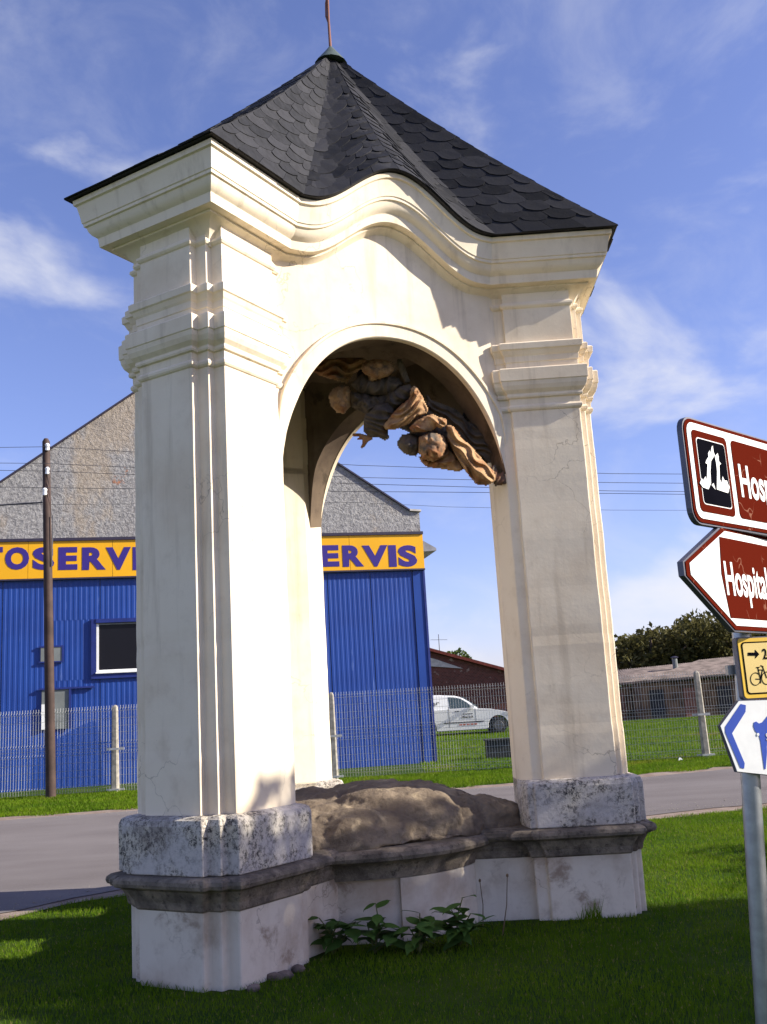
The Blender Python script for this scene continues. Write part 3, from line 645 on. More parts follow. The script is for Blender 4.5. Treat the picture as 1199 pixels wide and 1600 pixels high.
for a, b in zip(edges, edges[1:]):
    if a == 0:
        mb = MB(); mb.box((.008, 0, 0), (.292, 1, 1)); mb.v = [tuple(FW(x, zc0+(zc1-zc0)*z, .004+.05*y)) for x, y, z in mb.v]; bbuild(mb, 'corner_sheet', 'blue_sheet'); continue
    cutz = [(zc0, zc1)]
    if b > wr_-.0 and a < wl_: cutz = [(zc0, wz0-.14), (wz1+.10, zc1)]
    for z0, z1 in cutz: corr(a, b, z0, z1)
    if len(cutz) == 2:
        if a < wr_ < b and wr_-a > .05: corr(a, wr_, wz0-.14, wz1+.10)
        if a < wl_ < b and b-wl_ > .05: corr(wl_, b, wz0-.14, wz1+.10)
def fbox(s0, s1, z0, z1, o0, o1, name, m, parent=None):
    mb = MB(); mb.box((s0, o0, z0), (s1, o1, z1)); mb.v = [tuple(FW(x, z, y)) for x, y, z in mb.v]; return bbuild(mb, name, m, parent)
fbox(.0, .05, zc0-.02, zc1+.01, .056, .075, 'corner_trim', 'blue_trim')
fbox(-.004, WDT, zc1, zs_b+.015, .052, .13, 'sign_ledge', 'dark_trim'); fbox(-.004, WDT, zs_t-.006, zs_t+.06, .003, .15, 'sign_flashing', 'dark_trim')
fbox(0, WDT, zgr+.02, zc0-.02, .003, .02, 'plinth', 'concrete')
wn_ = fbox(wx1, wx0, wz0, wz1, .0, .012, 'window', 'dark_void')
for nm, q, m in (('window_reveal', (wl_-.10, wl_, wz0-.14, wz1+.10, .003, .085), 'blue_trim'), ('window_reveal', (wr_, wr_+.10, wz0-.14, wz1+.10, .003, .085), 'blue_trim'), ('window_reveal', (wr_+.1, wl_-.1, wz1+.012, wz1+.10, .003, .10), 'blue_trim'), ('window_reveal', (wr_+.1, wl_-.1, wz0-.14, wz0-.03, .003, .085), 'blue_trim'),
                 ('window_frame', (wx0-.05, wx0, wz0, wz1, .013, .05), 'white_paint'), ('window_frame', (wx1, wx1+.05, wz0, wz1, .013, .05), 'white_paint'), ('window_frame', (wx1+.05, wx0-.05, wz0, wz0+.05, .013, .05), 'white_paint'), ('window_frame', (wx1+.05, wx0-.05, wz1-.03, wz1, .013, .05), 'grey_panel'),
                 ('window_frame', (wx1+1.12, wx1+1.17, wz0+.05, wz1-.03, .013, .048), 'white_paint'), ('window_sill', (wr_+.1, wl_-.1, wz0-.03, wz0-.002, .003, .12), 'white_paint')): fbox(*q, nm, m, wn_)
for s0, s1 in ((wx0-.05, wx1+1.17), (wx1+1.12, wx1+.05)): fbox(s1, s0, wz0+.05, wz1-.03, .016, .022, 'pane', 'window_glass', wn_)
a = fac(78, 1012); b = fac(97, 1033); vt = fbox(b[0], a[0]+.18, b[1], a[1], .052, .075, 'vent_flap', 'grey_panel')
for q in ((b[0]-.04, a[0]+.22, a[1], a[1]+.035), (b[0]-.04, b[0], b[1]-.03, a[1]), (b[0], a[0]+.22, b[1]-.03, b[1])): fbox(*q, .05, .085, 'vent_frame', 'blue_trim', vt)
a = fac(66, 1079); b = fac(108, 1138); hd = fbox(b[0], a[0], b[1], a[1], .052, .072, 'meter_door', 'grey_panel')
for q in ((b[0]-.05, b[0], b[1], a[1]), (a[0]-.10, a[0], b[1]+.001, a[1]-.3)): fbox(*q, .073, .10, 'door_edge', 'white_paint' if q[0] > b[0] else 'blue_trim', hd)
e = fac(148, 1077); fbox(e[0], a[0]+.06, a[1]+.002, a[1]+.04, .05, .10, 'door_hood', 'blue_trim', hd)
# the long sign
board = thing('shop_sign', 'long yellow sign board with dark blue AUTOSERVIS lettering on the workshop', 'sign', tuple(FW(0, zs_b, 0)))
bo = Vector(FW(0, zs_b, 0))
npan = 6
for i in range(npan):
    mb = MB(); mb.box((WDT*i/npan+.004, .08, zs_b+.018), (WDT*(i+1)/npan-.004, .115, zs_t-.008)); mb.v = [tuple(FW(x, z, y)-bo) for x, y, z in mb.v]; mb.build('sign_panel', 'sign_yellow', board)
def text_mesh(txt, off=0.0):
    cu = bpy.data.curves.new('t', 'FONT'); cu.body = txt; cu.size = 1; cu.extrude = .5; cu.offset = off; cu.resolution_u = 4; cu.fill_mode = 'BOTH'
    ob = bpy.data.objects.new('t', cu); col.objects.link(ob); dg = bpy.context.evaluated_depsgraph_get(); dg.update()
    me = bpy.data.meshes.new_from_object(ob.evaluated_get(dg)); bpy.data.objects.remove(ob); return me
def letter(ch, fn, parent, m, off=.045, name='letter'):   # fn maps unit box (0..1, 0..1, depth 0..1) to the world
    me = text_mesh(ch, off); co = np.empty(len(me.vertices)*3, np.float32); me.vertices.foreach_get('co', co); co = co.reshape(-1, 3)
    lo, hi = co.min(0), co.max(0); u = (co-lo)/np.maximum(hi-lo, 1e-6)
    me.vertices.foreach_set('co', np.array([tuple(fn(*q)) for q in u], np.float32).ravel()); me.update(); me.materials.clear()
    return link(name, me, m, parent)
word = [('A', -77, -36), ('U', -35, -4), ('T', -29, 6), ('O', 9, 47), ('S', 52, 86), ('E', 92, 122), ('R', 129, 166), ('V', 166, 205), ('I', 208, 218), ('S', 223, 256),
        ('S', 460, 494), ('E', 500, 528), ('R', 535, 566), ('V', 566, 604), ('I', 607, 617), ('S', 622, 649)]
for ch, x0, x1 in word:
    if ch == 'U': x0, x1 = -68, -34
    if ch == 'A': x0, x1 = -108, -70
    y0, y1 = (892, 856) if x0 < 300 else (887, 853)
    a = fac(x0, y0); b = fac(x1, y1)
    def fn(u, v, w): return FW(a[0]+(b[0]-a[0])*u, a[1]+(b[1]-a[1])*v, .1155+.006*w)-bo
    letter(ch, fn, board, 'sign_blue', .05)

# ------------------------------------------------------------------ far buildings, trees
def house(name, label, P, dirx, w, d, hw, hr, mats, cat='building'):
    """gable end to the viewer: P = front left ground corner, dirx = direction along the front"""
    r = thing(name, label, cat, tuple(P)); dx = Vector(dirx).normalized(); dy = Vector((-dx.y, dx.x, 0))
    W = lambda u, v, z: dx*u+dy*v+Vector((0, 0, z))
    mb = MB(); mb.prism([(0, -.3), (w, -.3), (w, hw), (w/2, hr), (0, hw)], 0, d, lambda u, z, v: W(u, v, z)); wl = mb.build('wall', mats[0], r)
    for s in (0, 1):
        q = [(-.3 if not s else w+.3, hw-.3*(hr-hw)/(w/2)), (w/2, hr)]
        mb = MB(); mb.prism([(q[0][0], q[0][1]+.02), (q[1][0], q[1][1]+.02), (q[1][0], q[1][1]+.16), (q[0][0], q[0][1]+.16)], -.25, d+.25, lambda u, z, v: W(u, v, z)); mb.build('roof', mats[1], r)
    return r, W
zb = g(46)
p0 = atY(676, 1030, 46); p1 = atY(812, 1060, 46); ridge = atY(560, 985, 46)
wB = 2*(p1.x+.6-ridge.x)
barn, BW = house('brick_barn', 'dark red brick barn with tiled gable roof behind the white car', (ridge.x-wB/2, 46, zb), (1, 0, 0), wB, 12, 1.9, 1.9+2.55, ('brick_far', 'tile_red'))
mb = MB(); mb.prism([(wB*.52, 3.1), (wB*.80, 2.55), (wB*.72, 3.05), (wB*.52, 4.1)], -.02, -.06, lambda u, z, v: BW(u, v, z)); mb.build('gable_panel', 'far_plaster', barn)
# low sheds
def shed(name, label, px0, px1, yt0, yt1, yb0, yb1, Y, back, ground_z, pb0, pb1):
    a = atY(px0, yb0, Y); b = atY(px1, yb1, Y); c = atY(pb1, yt1, Y+back); d = atY(pb0, yt0, Y+back)
    r = thing(name, label, 'shed', (a.x, Y, ground_z)); o = Vector((a.x, Y, ground_z))
    mb = MB(); n = 60; vs = []
    for j in range(2):
        for i in range(n*2+1):
            t = i/(2*n); q = (a.lerp(b, t) if j == 0 else d.lerp(c, t))+Vector((0, -.2 if j == 0 else 0, .03 if i % 2 else 0)); vs.append(q-o)
    k = 2*n+1; vs += [v-Vector((0, 0, .08)) for v in vs]
    mb.add(vs, [(i, i+1, k+i+1, k+i) for i in range(2*n)] + [(2*k+i, 2*k+i+1, i+1, i) for i in range(2*n)]); mb.build('roof', 'shed_roof', r)
    mb = MB(); mb.box((a.x+.1, Y+.1, ground_z-.3), (b.x-.1, Y+back, min(a.z, b.z)-.09)); mb.v = [tuple(Vector(v)-o) for v in mb.v]; wl = mb.build('wall', 'shed_wall', r)
    nd = 5
    for i in range(nd):
        x = a.x+(b.x-a.x)*(i+.3)/nd-o.x; mb = MB(); mb.box((x, .04, .0), (x+(b.x-a.x)/nd*.42, .095, max(.6, min(a.z, b.z)-ground_z-.35))); mb.build('door' if i % 2 else 'window', 'dark_void' if i % 2 == 0 else 'rust', wl)
    return r, o
sh1, so = shed('corrugated_shed', 'low shed with grey corrugated roof and flue behind the fence', 940, 1040, 1050, 1033, 1071, 1061, 41, 3.5, g(41), 940, 1110)
sh2, so2 = shed('corrugated_shed', 'low shed with brown stained corrugated roof behind the sign post', 998, 1260, 1032, 1012, 1065, 1043, 39.4, 2.4, g(39.4), 1092, 1290)
mb = MB(); q = atY(1056, 1044, 43)-so; mb.tube([q-Vector((0, 0, .3)), q+Vector((0, 0, .40))], .11, 10); fl = mb.build('flue', 'grey_panel', sh1)
mb = MB(); mb.tube([q+Vector((0, 0, .44)), q+Vector((0, 0, .50))], [.19, .06], 10); mb.build('flue_cap', 'dark_trim', fl)
def crown_mesh(name, blobs, n, leaf, seed):
    rs = np.random.RandomState(seed); per = []
    wts = np.array([b[3]*b[4]*b[5] for b in blobs])**.7; wts /= wts.sum()
    for b, w in zip(blobs, wts):
        m = int(n*w); d = rs.normal(size=(m, 3)); d /= np.linalg.norm(d, axis=1)[:, None]; rad = rs.uniform(.35, 1, m)**.45
        ph = np.sin(d[:, 0]*5+seed)+np.sin(d[:, 1]*6+seed*2)+np.sin(d[:, 2]*7+seed*3); rad *= (1+.10*ph)
        per.append(np.array(b[:3])+d*rad[:, None]*np.array(b[3:6]))
    c = np.concatenate(per)
    # clump the leaves
    c = c+.0*c; k = len(c); u = rs.normal(size=(k, 3)); u /= np.linalg.norm(u, axis=1)[:, None]; v = np.cross(u, rs.normal(size=(k, 3))); v /= np.linalg.norm(v, axis=1)[:, None]
    s = leaf*rs.uniform(.6, 1.4, (k, 1))
    V = np.stack([c-u*s, c-v*s*.5, c+u*s, c+v*s*.5], 1).reshape(-1, 3); T = np.arange(k*4).reshape(-1, 4)
    return fast_mesh(name, V, T)
def tree(name, label, base, height, rad, n, leaf, seed, m='leaf_tree', group=None, trunk=.14, low=.25, nb=9, ry=None, core=.6):
    ry = ry or rad
    r = thing(name, label, 'tree', tuple(base), 0, group); rs = random.Random(seed); blobs = []
    zc = height*(low+(1-low)/2); hz = height*(1-low)/2
    for i in range(nb):
        a = rs.uniform(0, 6.28); e = rs.uniform(-.75, .85); q = math.sqrt(1-e*e)*rs.uniform(.35, .72)
        sr_ = rs.uniform(.34, .52); blobs.append((math.cos(a)*q*rad, math.sin(a)*q*ry, zc+e*hz*.62, rad*sr_, ry*sr_, hz*sr_*.95))
    blobs.append((0, 0, zc, rad*core, ry*core, hz*max(.65, core)))
    link('crown', crown_mesh('crown', blobs, n, leaf, seed), m, r)
    mb = MB(); mb.tube([(0, 0, -.2), (.03*rad, 0, height*.25), (0, .03*rad, height*.5), (.02, 0, height*.8)], [trunk, trunk*.8, trunk*.55, trunk*.15], 8)
    for b in blobs[:7]: mb.tube([(0, 0, height*.28), (b[0]*.5, b[1]*.5, (height*.3+b[2])/2), b[:3]], [trunk*.5, trunk*.35, trunk*.1], 6)
    mb.build('trunk', 'bark', r, smooth=True); return r
for i, (px, py, Y, rd, hgt, lab) in enumerate(((1012, 955, 58, 3.6, 6.0, 'dark olive tree behind the corrugated shed, beside the right shrine pier'), (1075, 942, 60, 4.2, 6.8, 'tall dark olive tree rising over the middle of the shed roof'), (1150, 950, 57, 4.0, 6.3, 'dark olive tree behind the brown arrow sign'), (1235, 950, 59, 4.2, 6.4, 'dark olive tree at the far right, behind the sign post'))):
    q = atY(px, py, Y); tree('broad_tree', lab, (q.x, Y, g(Y)), q.z-g(Y), rd, 6500, .16, 20+i, 'leaf_tree', 'trees behind the sheds', .25, .08, 10)
q = atY(708, 1012, 75); tree('round_tree', 'small green tree rising behind the brick barn roof', (q.x, 75, 1), q.z-1, 2.0, 4000, .14, 31, 'leaf_green')
mb = MB(); a = atY(688, 1030, 60); b = atY(689, 991, 60); mb.tube([(0, 0, -a.z+.9), (0, 0, b.z-a.z)], [.035, .02], 6); mb.tube([(-.5, 0, b.z-a.z-.3), (.5, 0, b.z-a.z-.35)], .012, 5)
tag(mb.build('antenna_mast', 'cable', loc=a), 'thin antenna mast standing behind the brick barn', 'mast')
# the tree and bush right of the picture that shade the lawn
tree('lime_tree', 'leafy tree outside the picture on the right, shading the lawn', (9.0, 4.55, 0), 5.66, 2.0, 60000, .085, 41, 'leaf_green', trunk=.14, low=.12, nb=12, ry=2.0, core=.93)
tree('hazel_bush', 'broad bush outside the picture on the right beside the lawn', (9.0, 7.5, 0), 3.5, 1.7, 18000, .07, 43, 'leaf_green', trunk=.05, low=.02, nb=9, ry=1.9, core=.8)

# ------------------------------------------------------------------ white van behind the fence
YC = 35.0; cz = atY(760, 1148, YC).z; nose = atY(809, 1125, YC).x
car = thing('white_van', 'white delivery pickup van parked behind the wire fence', 'van', (nose, YC, cz))
CWD = 1.62
def side(poly, y0, y1, name, m, parent=car, bev=.03, taper=None):
    mb = MB(); mb.prism(poly, y0, y1, lambda u, z, w: Vector((-u, w, z if not taper else z))); o = mb.build(name, m, parent)
    if bev: b = o.modifiers.new('b', 'BEVEL'); b.width = bev; b.segments = 3; b.limit_method = 'ANGLE'
    return o
def arc(cx_, cz_, r, a0, a1, n=9): return [(cx_+r*math.cos(math.radians(a0+(a1-a0)*i/n)), cz_+r*math.sin(math.radians(a0+(a1-a0)*i/n))) for i in range(n+1)]
low = [(0.02, .24)] + [(.32, .22)] + arc(.66, .29, .345, 190, -10, 10)[:] + [(1.1, .2), (2.75, .2)] + arc(3.12, .29, .345, 190, -10, 10) + [(3.9, .24), (4.02, .3), (4.05, .9), (2.2, .92), (1.35, .90), (.9, .86), (.35, .74), (.10, .64), (.0, .52)]
side(low, 0, CWD, 'body', 'car_paint', bev=.045)
cab = [(1.30, .88), (1.62, 1.14), (1.86, 1.30), (2.1, 1.37), (2.5, 1.405), (2.62, 1.42), (4.02, 1.44), (4.05, .88)]
mb = MB(); n = len(cab); vs = []
for w, sgn in ((.03, 1), (CWD-.03, -1)):
    for u, z in cab: vs.append((-u, w+sgn*.16*max(0, (z-.9)/.5), z))
mb.add(vs, [tuple(range(n)), tuple(range(n, 2*n))[::-1]] + [(i, (i+1) % n, n+(i+1) % n, n+i) for i in range(n)]); o = mb.build('cabin', 'car_paint', car); b = o.modifiers.new('b', 'BEVEL'); b.width = .04; b.segments = 3; b.limit_method = 'ANGLE'
def glass(poly, name, m='car_glass', off=.006, parent=car, z0=.9):
    mb = MB(); mb.prism(poly, -off, .02, lambda u, z, w: Vector((-u, .03+.16*max(0, (z-.9)/.5)+w, z))); return mb.build(name, m, parent)
glass([(1.52, .935), (1.66, 1.10), (1.88, 1.245), (2.12, 1.31), (2.32, 1.33), (2.28, .935)], 'side_window')
mb = MB(); mb.add([(-1.33, .16, .93), (-1.33, CWD-.16, .93), (-1.84, CWD-.22, 1.31), (-1.84, .22, 1.31), (-1.30, .16, .95), (-1.30, CWD-.16, .95), (-1.81, CWD-.22, 1.33), (-1.81, .22, 1.33)], [(0,1,2,3),(4,5,6,7),(0,1,5,4),(1,2,6,5),(2,3,7,6),(3,0,4,7)]); mb.build('windscreen', 'car_glass', car)
for u in (.66, 3.12):
    for y in (.09, CWD-.09):
        mb = MB(); mb.tube([(-u, y-.085, .285), (-u, y-.08, .285), (-u, y+.08, .285), (-u, y+.085, .285)], [.265, .285, .285, .265], 24); wh = mb.build('wheel', 'tyre', car, smooth=R30())
        s = -1 if y < 1 else 1; mb = MB(); mb.tube([(-u, y+s*.08, .285), (-u, y+s*.092, .285)], [.185, .16], 18); mb.build('rim', 'rim', wh)
mb = MB(); mb.box((-.42, -.012, .63), (-.08, .05, .74)); mb.build('headlight', 'rim_light', car)
mb = MB(); mb.box((-2.52, -.008, .44), (-1.15, .02, .475)); mb.build('rub_strip', 'car_print', car)
mb = MB(); mb.box((-2.12, -.01, .82), (-1.98, .02, .85)); mb.build('door_handle', 'car_print', car)
mb = MB(); mb.box((-2.34, -.004, .30), (-2.325, .02, 1.0)); mb.box((-1.42, -.004, .42), (-1.405, .02, .88)); mb.build('door_gap', 'car_print', car)
mb = MB(); mb.box((-2.74, .015, .30), (-2.44, .06, .50)); mb.build('print_patch', 'car_orange', car)
mb = MB(); mb.box((-1.58, -.12, .92), (-1.45, -.0, 1.02)); mb.build('mirror', 'car_paint', car)
letter('kar', lambda u, v, w: Vector((-3.05+.42*u, .075+.02*v-.01*w, 1.08+.14*v)), car, 'car_print', .02, 'lettering')
letter('Merick', lambda u, v, w: Vector((-1.90+.42*u, -.006-.004*w, .595+.085*v)), car, 'car_print', .02, 'lettering')
mb = MB(); mb.box((-1.86, -.008, .72), (-1.52, .02, .745)); mb.build('print_line', 'car_print', car)
mb = MB(); [mb.box((-2.0+.13*i, -.008, .355), (-1.91+.13*i, .02, .40)) for i in range(5)]; mb.build('print_line', 'car_red', car)
mb = MB(); mb.box((-2.72, .01, .185), (-1.05, .05, .262)); mb.build('sill_shade', 'car_print', car)  # dark strip: the sill plus painted shade from under the body
mb = MB(); mb.box((-.30, -.006, .225), (-.0, .3, .262)); mb.build('bumper_lip', 'car_print', car)

# ------------------------------------------------------------------ wire fence
YF = 19.35
fz = lambda x: g(YF)+.03
post_px = [182, 521, 852, 1098]
pxs = [atY(q, 1150, YF).x for q in post_px]; pxs = [pxs[0]-4.0] + pxs + [pxs[-1]+3.6]
fence = thing('wire_fence', 'galvanised wire mesh fence with pale concrete posts beyond the road', 'fence', (0, YF, g(YF)))
HF = 1.60
mbp = MB(); prf = [(.075, -.3), (.070, 0), (.052, HF-.10), (.046, HF-.03), (.028, HF+.005), (.006, HF+.015)]
sq = [(1, .6), (.6, 1), (-.6, 1), (-1, .6), (-1, -.6), (-.6, -1), (.6, -1), (1, -.6)]; vs = []
for r_, z in prf: vs += [(a*r_, b*r_, z) for a, b in sq]
mbp.add(vs, [(i*8+j, i*8+(j+1) % 8, (i+1)*8+(j+1) % 8, (i+1)*8+j) for i in range(5) for j in range(8)] + [tuple(range(40, 48))])
p0_ = None
for x in pxs:
    if p0_ is None: p0_ = mbp.build('post', 'concrete', fence, loc=(x, -.09, 0)); po = p0_
    else: po = p0_.copy(); col.objects.link(po); po.parent = fence; po.location = (x, -.09, 0)
    for z in (.80, .06):
        mb = MB(); mb.box((-.17, .0, z-.02), (.17, .02, z+.02)); mb.box((-.09, -.085, z-.018), (.09, -.07, z+.018)); mb.build('clamp', 'wire_metal', po)
def wires(x0, x1):
    mb = MB(); zs = [(.0, 0), (.09, 0), (.115, .035), (.14, 0), (.70, 0), (.725, .035), (.75, 0), (.80, 0)]
    n = int((x1-x0)/.052)
    for lay, zoff in ((0, 0), (1, .79)):
        for i in range(n+1):
            x = x0+.03+(x1-x0-.06)*i/n; mb.tube([(x, -d-.002*lay, zoff+z) for z, d in zs], .0031, 3, False)
        for z, d in ((.02, 0), (.09, 0), (.14, 0), (.30, 0), (.42, 0), (.56, 0), (.70, 0), (.75, 0)):
            mb.tube([(x0+.02, -d+.005, zoff+z), (x1-.02, -d+.005, zoff+z)], .0034, 3, False)
    return mb
for a, b in zip(pxs, pxs[1:]):
    tag(wires(a, b).build('mesh_panel', 'wire_metal', fence, loc=(0, 0, .02)), kind='stuff')

# ------------------------------------------------------------------ pole and overhead wires
pb = Vector((atY(80, 1247, 19.0).x, 19.0, g(19.0))); pt = atY(72, 690, 19.0)
pole = thing('utility_pole', 'slim brown utility pole with white insulators in front of the blue workshop', 'pole', tuple(pb))
mb = MB(); tp = pt-pb; mb.tube([(0, 0, -.3), (tp.x*.5, 0, tp.z*.5), tp, tp+Vector((0, 0, .06))], [.095, .085, .072, .04], 14); shaft = mb.build('shaft', 'pole_paint', pole, smooth=R30())
ins = []
for px, py in ((74, 698), (74, 735), (70, 768)):
    q = atY(px, py, 18.9)-pb; q.y = -.10; mb = MB(); mb.tube([q+Vector((0, .05, -.06)), q+Vector((0, 0, -.05)), q, q+Vector((0, 0, .04)), q+Vector((0, 0, .07))], [.02, .045, .035, .05, .02], 10); mb.build('insulator', 'porcelain', pole, smooth=R30()); ins.append(q+pb)
mb = MB(); mb.tube([tp*.5+Vector((.07, -.05, .9)), tp*.5+Vector((.085, -.05, 1.9))], .012, 6); mb.build('conduit', 'cable', pole)
wlist = [((-200, 702), (74, 698), (560, 727), (955, 740), (1300, 742), 'topmost thin overhead wire crossing the sky behind the shrine'),
         ((-200, 722), (70, 724), (560, 746), (955, 754), (1300, 757), 'second overhead wire from the top crossing the sky'),
         ((-200, 732), (74, 736), (560, 756), (955, 767), (1300, 770), 'third overhead wire from the top crossing the sky'),
         ((-200, 757), (70, 762), (560, 768), (955, 771), (1300, 775), 'fourth overhead wire from the top crossing the sky'),
         ((-200, 790), (560, 785), (700, 792), (955, 797), (1300, 798), 'lowest and faintest overhead wire crossing the sky')]
for i, w in enumerate(wlist):
    P = [atY(px, py, 18.85+.02*i if i < 4 else 19.2) for px, py in w[:5]]
    pts = []
    for a, b in zip(P, P[1:]):
        for t in range(6): pts.append(a.lerp(b, t/6))
    pts.append(P[-1]); mb = MB(); mb.tube(pts, .0052 if i < 4 else .0035, 5)
    tag(mb.build('overhead_wire', 'cable'), w[5], 'wire', 'overhead wires')
mb = MB(); a = atY(-60, 790, 18.9); b = atY(66, 785, 18.95); mb.tube([a, a.lerp(b, .5)-Vector((0, 0, .02)), b], .016, 6); tag(mb.build('service_cable', 'cable'), 'thicker black cable joining the brown pole from the left', 'cable')

# ------------------------------------------------------------------ road signs at the right
YS = 3.3; pcx = atY(1173, 1215, YS)
ptop = atY(1148, 660, YS+.05); pbot = atY(1197, 1600, YS); pdir = (pcx-pbot); base_ = pbot+pdir*((0-pbot.z)/pdir.z)
post = thing('sign_post', 'grey galvanised steel post carrying the direction signs', 'post', (base_.x, base_.y, 0))
mb = MB(); tt_ = (pbot+pdir*((2.08-pbot.z)/pdir.z))-Vector((base_.x, base_.y, 0)); mb.tube([tt_*-.05, tt_*.5, tt_], .030, 20); mb.build('tube', 'post_metal', post, smooth=R30())
def post_at(z): return pbot+pdir*((z-pbot.z)/pdir.z)
class Panel:
    def __init__(s, name, label, ref_px, th, cat='sign', gap=.05):
        t = math.radians(th); s.d = Vector((math.cos(t), math.sin(t), 0)); s.n = Vector((math.sin(t), -math.cos(t), 0))
        z = atY(ref_px[0], ref_px[1], YS).z; s.P = post_at(z)+s.n*gap
        s.root = thing(name, label, cat, tuple(s.P))
    def uv(s, px, py): q = onplane(px, py, s.P, s.n); return ((q-s.P).dot(s.d), q.z-s.P.z)
    def W(s, u, v, o): return s.d*u+s.n*o+Vector((0, 0, v))
    def poly(s, pts, o0, o1, name, m, parent=None, bev=0):
        mb = MB(); mb.prism(pts, o0, o1, lambda u, v, w: s.W(u, v, w)); o = mb.build(name, m, parent or s.root)
        return o
    def clampit(s):
        mb = MB(); q = s.W(0, 0, -.05); mb.box((-.05, -.014, -.015), (.05, .014, .015), Matrix.Translation(q)); mb.build('clamp', 'post_metal', s.root)
def rrect(u0, u1, v0, v1, r, n=5):
    out = []
    for cx_, cy_, a in ((u1-r, v1-r, 0), (u0+r, v1-r, 90), (u0+r, v0+r, 180), (u1-r, v0+r, 270)):
        out += [(cx_+r*math.cos(math.radians(a+90*i/n)), cy_+r*math.sin(math.radians(a+90*i/n))) for i in range(n+1)]
    return out
# 1: upper brown sign with pictogram
S1 = Panel('direction_sign', 'upper brown tourist sign with a white-on-black shrine pictogram', (1173, 745), 43)
ul, vt1 = S1.uv(1066, 651); _, vb1 = S1.uv(1078, 813); ur = ul+1.15
S1.poly(rrect(ul-.006, ur+.006, vb1-.006, vt1+.006, .048), -.020, -.001, 'sign_body', 'sign_edge')
S1.poly(rrect(ul, ur, vb1, vt1, .042), -.0005, .002, 'brown_rim', 'sign_brown')
S1.poly(rrect(ul+.012, ur-.012, vb1+.012, vt1-.012, .034), .0025, .004, 'white_border', 'sign_white')
ua = S1.uv(1139, 740)[0]; ub = S1.uv(1146, 740)[0]
S1.poly(rrect(ul+.035, ua, vb1+.035, vt1-.035, .018), .0045, .006, 'brown_field', 'sign_brown')
S1.poly(rrect(ub, ur-.035, vb1+.035, vt1-.035, .018), .0045, .006, 'brown_field', 'sign_brown')
k0 = S1.uv(1086, 735); k1 = S1.uv(1135, 735); zt = vt1-.062; zb_ = vb1+.062; k0 = (ul+.058, 0); k1 = (ua-.022, 0)
S1.poly(rrect(k0[0]-.0035, k1[0]+.0035, zb_-.0035, zt+.0035, .014), .0064, .0072, 'thin_line', 'sign_white')
S1.poly(rrect(k0[0], k1[0], zb_, zt, .012), .0076, .0084, 'black_field', 'sign_black')
def pict(pts, name='pictogram'):
    S1.poly([S1.uv(x, y) for x, y in pts], .0088, .0096, name, 'sign_white')
Z8 = lambda pts: [(1020+x/2.542, 620+y/2.542) for x, y in pts]
pict(Z8([(178, 345), (185, 325), (190, 335), (200, 318), (205, 335), (208, 270), (200, 265), (203, 255), (212, 240), (210, 228), (216, 215), (220, 226), (225, 200), (229, 197), (232, 222), (238, 235), (233, 240), (222, 258), (219, 300), (222, 345), (212, 370), (190, 362)]))
pict(Z8([(237, 240), (245, 230), (248, 226), (252, 240), (253, 258), (262, 268), (255, 275), (257, 330), (264, 345), (268, 318), (276, 335), (285, 335), (290, 350), (296, 360), (290, 385), (268, 378), (245, 370), (246, 300), (243, 268)]))
pict(Z8([(224, 352), (232, 345), (240, 372), (232, 362)]))
def sign_text(Pn, txt, px, py0, py1, wd, o, m, off=.03):
    a = Pn.uv(px, py0); b = Pn.uv(px, py1); hgt = b[1]-a[1]
    me_w = wd
    u = a[0]
    letter(txt, lambda x, y, w: Pn.W(u+me_w*x, a[1]+hgt*y, o+.0012*w), Pn.root, m, off, 'lettering')
h0 = S1.uv(1158, 774); h1 = S1.uv(1157, 727); ch_ = h1[1]-h0[1]
def line_text(Pn, txt, px, pyb, pyt, ratio, o, m='sign_white', off=.03):
    """text drawn with the H's height taken from the photo; the whole line scales with it"""
    a = Pn.uv(px, pyb); b = Pn.uv(px, pyt); cap = b[1]-a[1]; me = text_mesh(txt, off); me2 = text_mesh('H', off)
    hh = max(v.co.y for v in me2.vertices)-min(v.co.y for v in me2.vertices); sc = cap/hh; y0 = min(v.co.y for v in me2.vertices); x0 = min(v.co.x for v in me.vertices)
    co = [Pn.W(a[0]+(v.co.x-x0)*sc*ratio, a[1]+(v.co.y-y0)*sc, o+.001*(v.co.z+.5)) for v in me.vertices]
    me.vertices.foreach_set('co', np.array(co, np.float32).ravel()); me.update(); me.materials.clear(); return link('lettering', me, m, Pn.root)
line_text(S1, 'Hospital', 1157, 777, 727, .66, .0064, off=.022)
S1.clampit()
# 2: arrow sign
S2 = Panel('direction_sign', 'lower brown arrow-shaped tourist sign pointing left with a white arrowhead', (1173, 910), 47)
uv2 = S2.uv; tip = uv2(1073, 898); tu = uv2(1131, 824); bu = uv2(1147, 984); u2r = tu[0]+.95
um = (tu[0]+bu[0])/2; vt2, vb2 = tu[1], bu[1]; vm = (vt2+vb2)/2+.01
def arrow(i, slim=1.0): return [(tip[0]+i*1.7, vm+.02-i*.2), (um+i*.45, vt2-i), (u2r-i, vt2-i), (u2r-i, vb2+i), (um+i*.45, vb2+i), (tip[0]+i*1.7, vm-.02+i*.2)]
S2.poly(arrow(-.006), -.020, -.001, 'sign_body', 'sign_edge'); S2.poly(arrow(0), -.0005, .002, 'brown_rim', 'sign_brown'); S2.poly(arrow(.013), .0025, .004, 'white_border', 'sign_white')
e0 = uv2(1124, 850); e1_ = uv2(1132, 955)
ue = (e0[0]+e1_[0])/2
S2.poly([(ue+.01, vt2-.036), (u2r-.036, vt2-.036), (u2r-.036, vb2+.036), (ue+.018, vb2+.036), (ue-.008, vm)], .0045, .006, 'brown_field', 'sign_brown')
line_text(S2, 'Hospital', 1134, 930, 878, .66, .0064, off=.022)
S2.clampit()
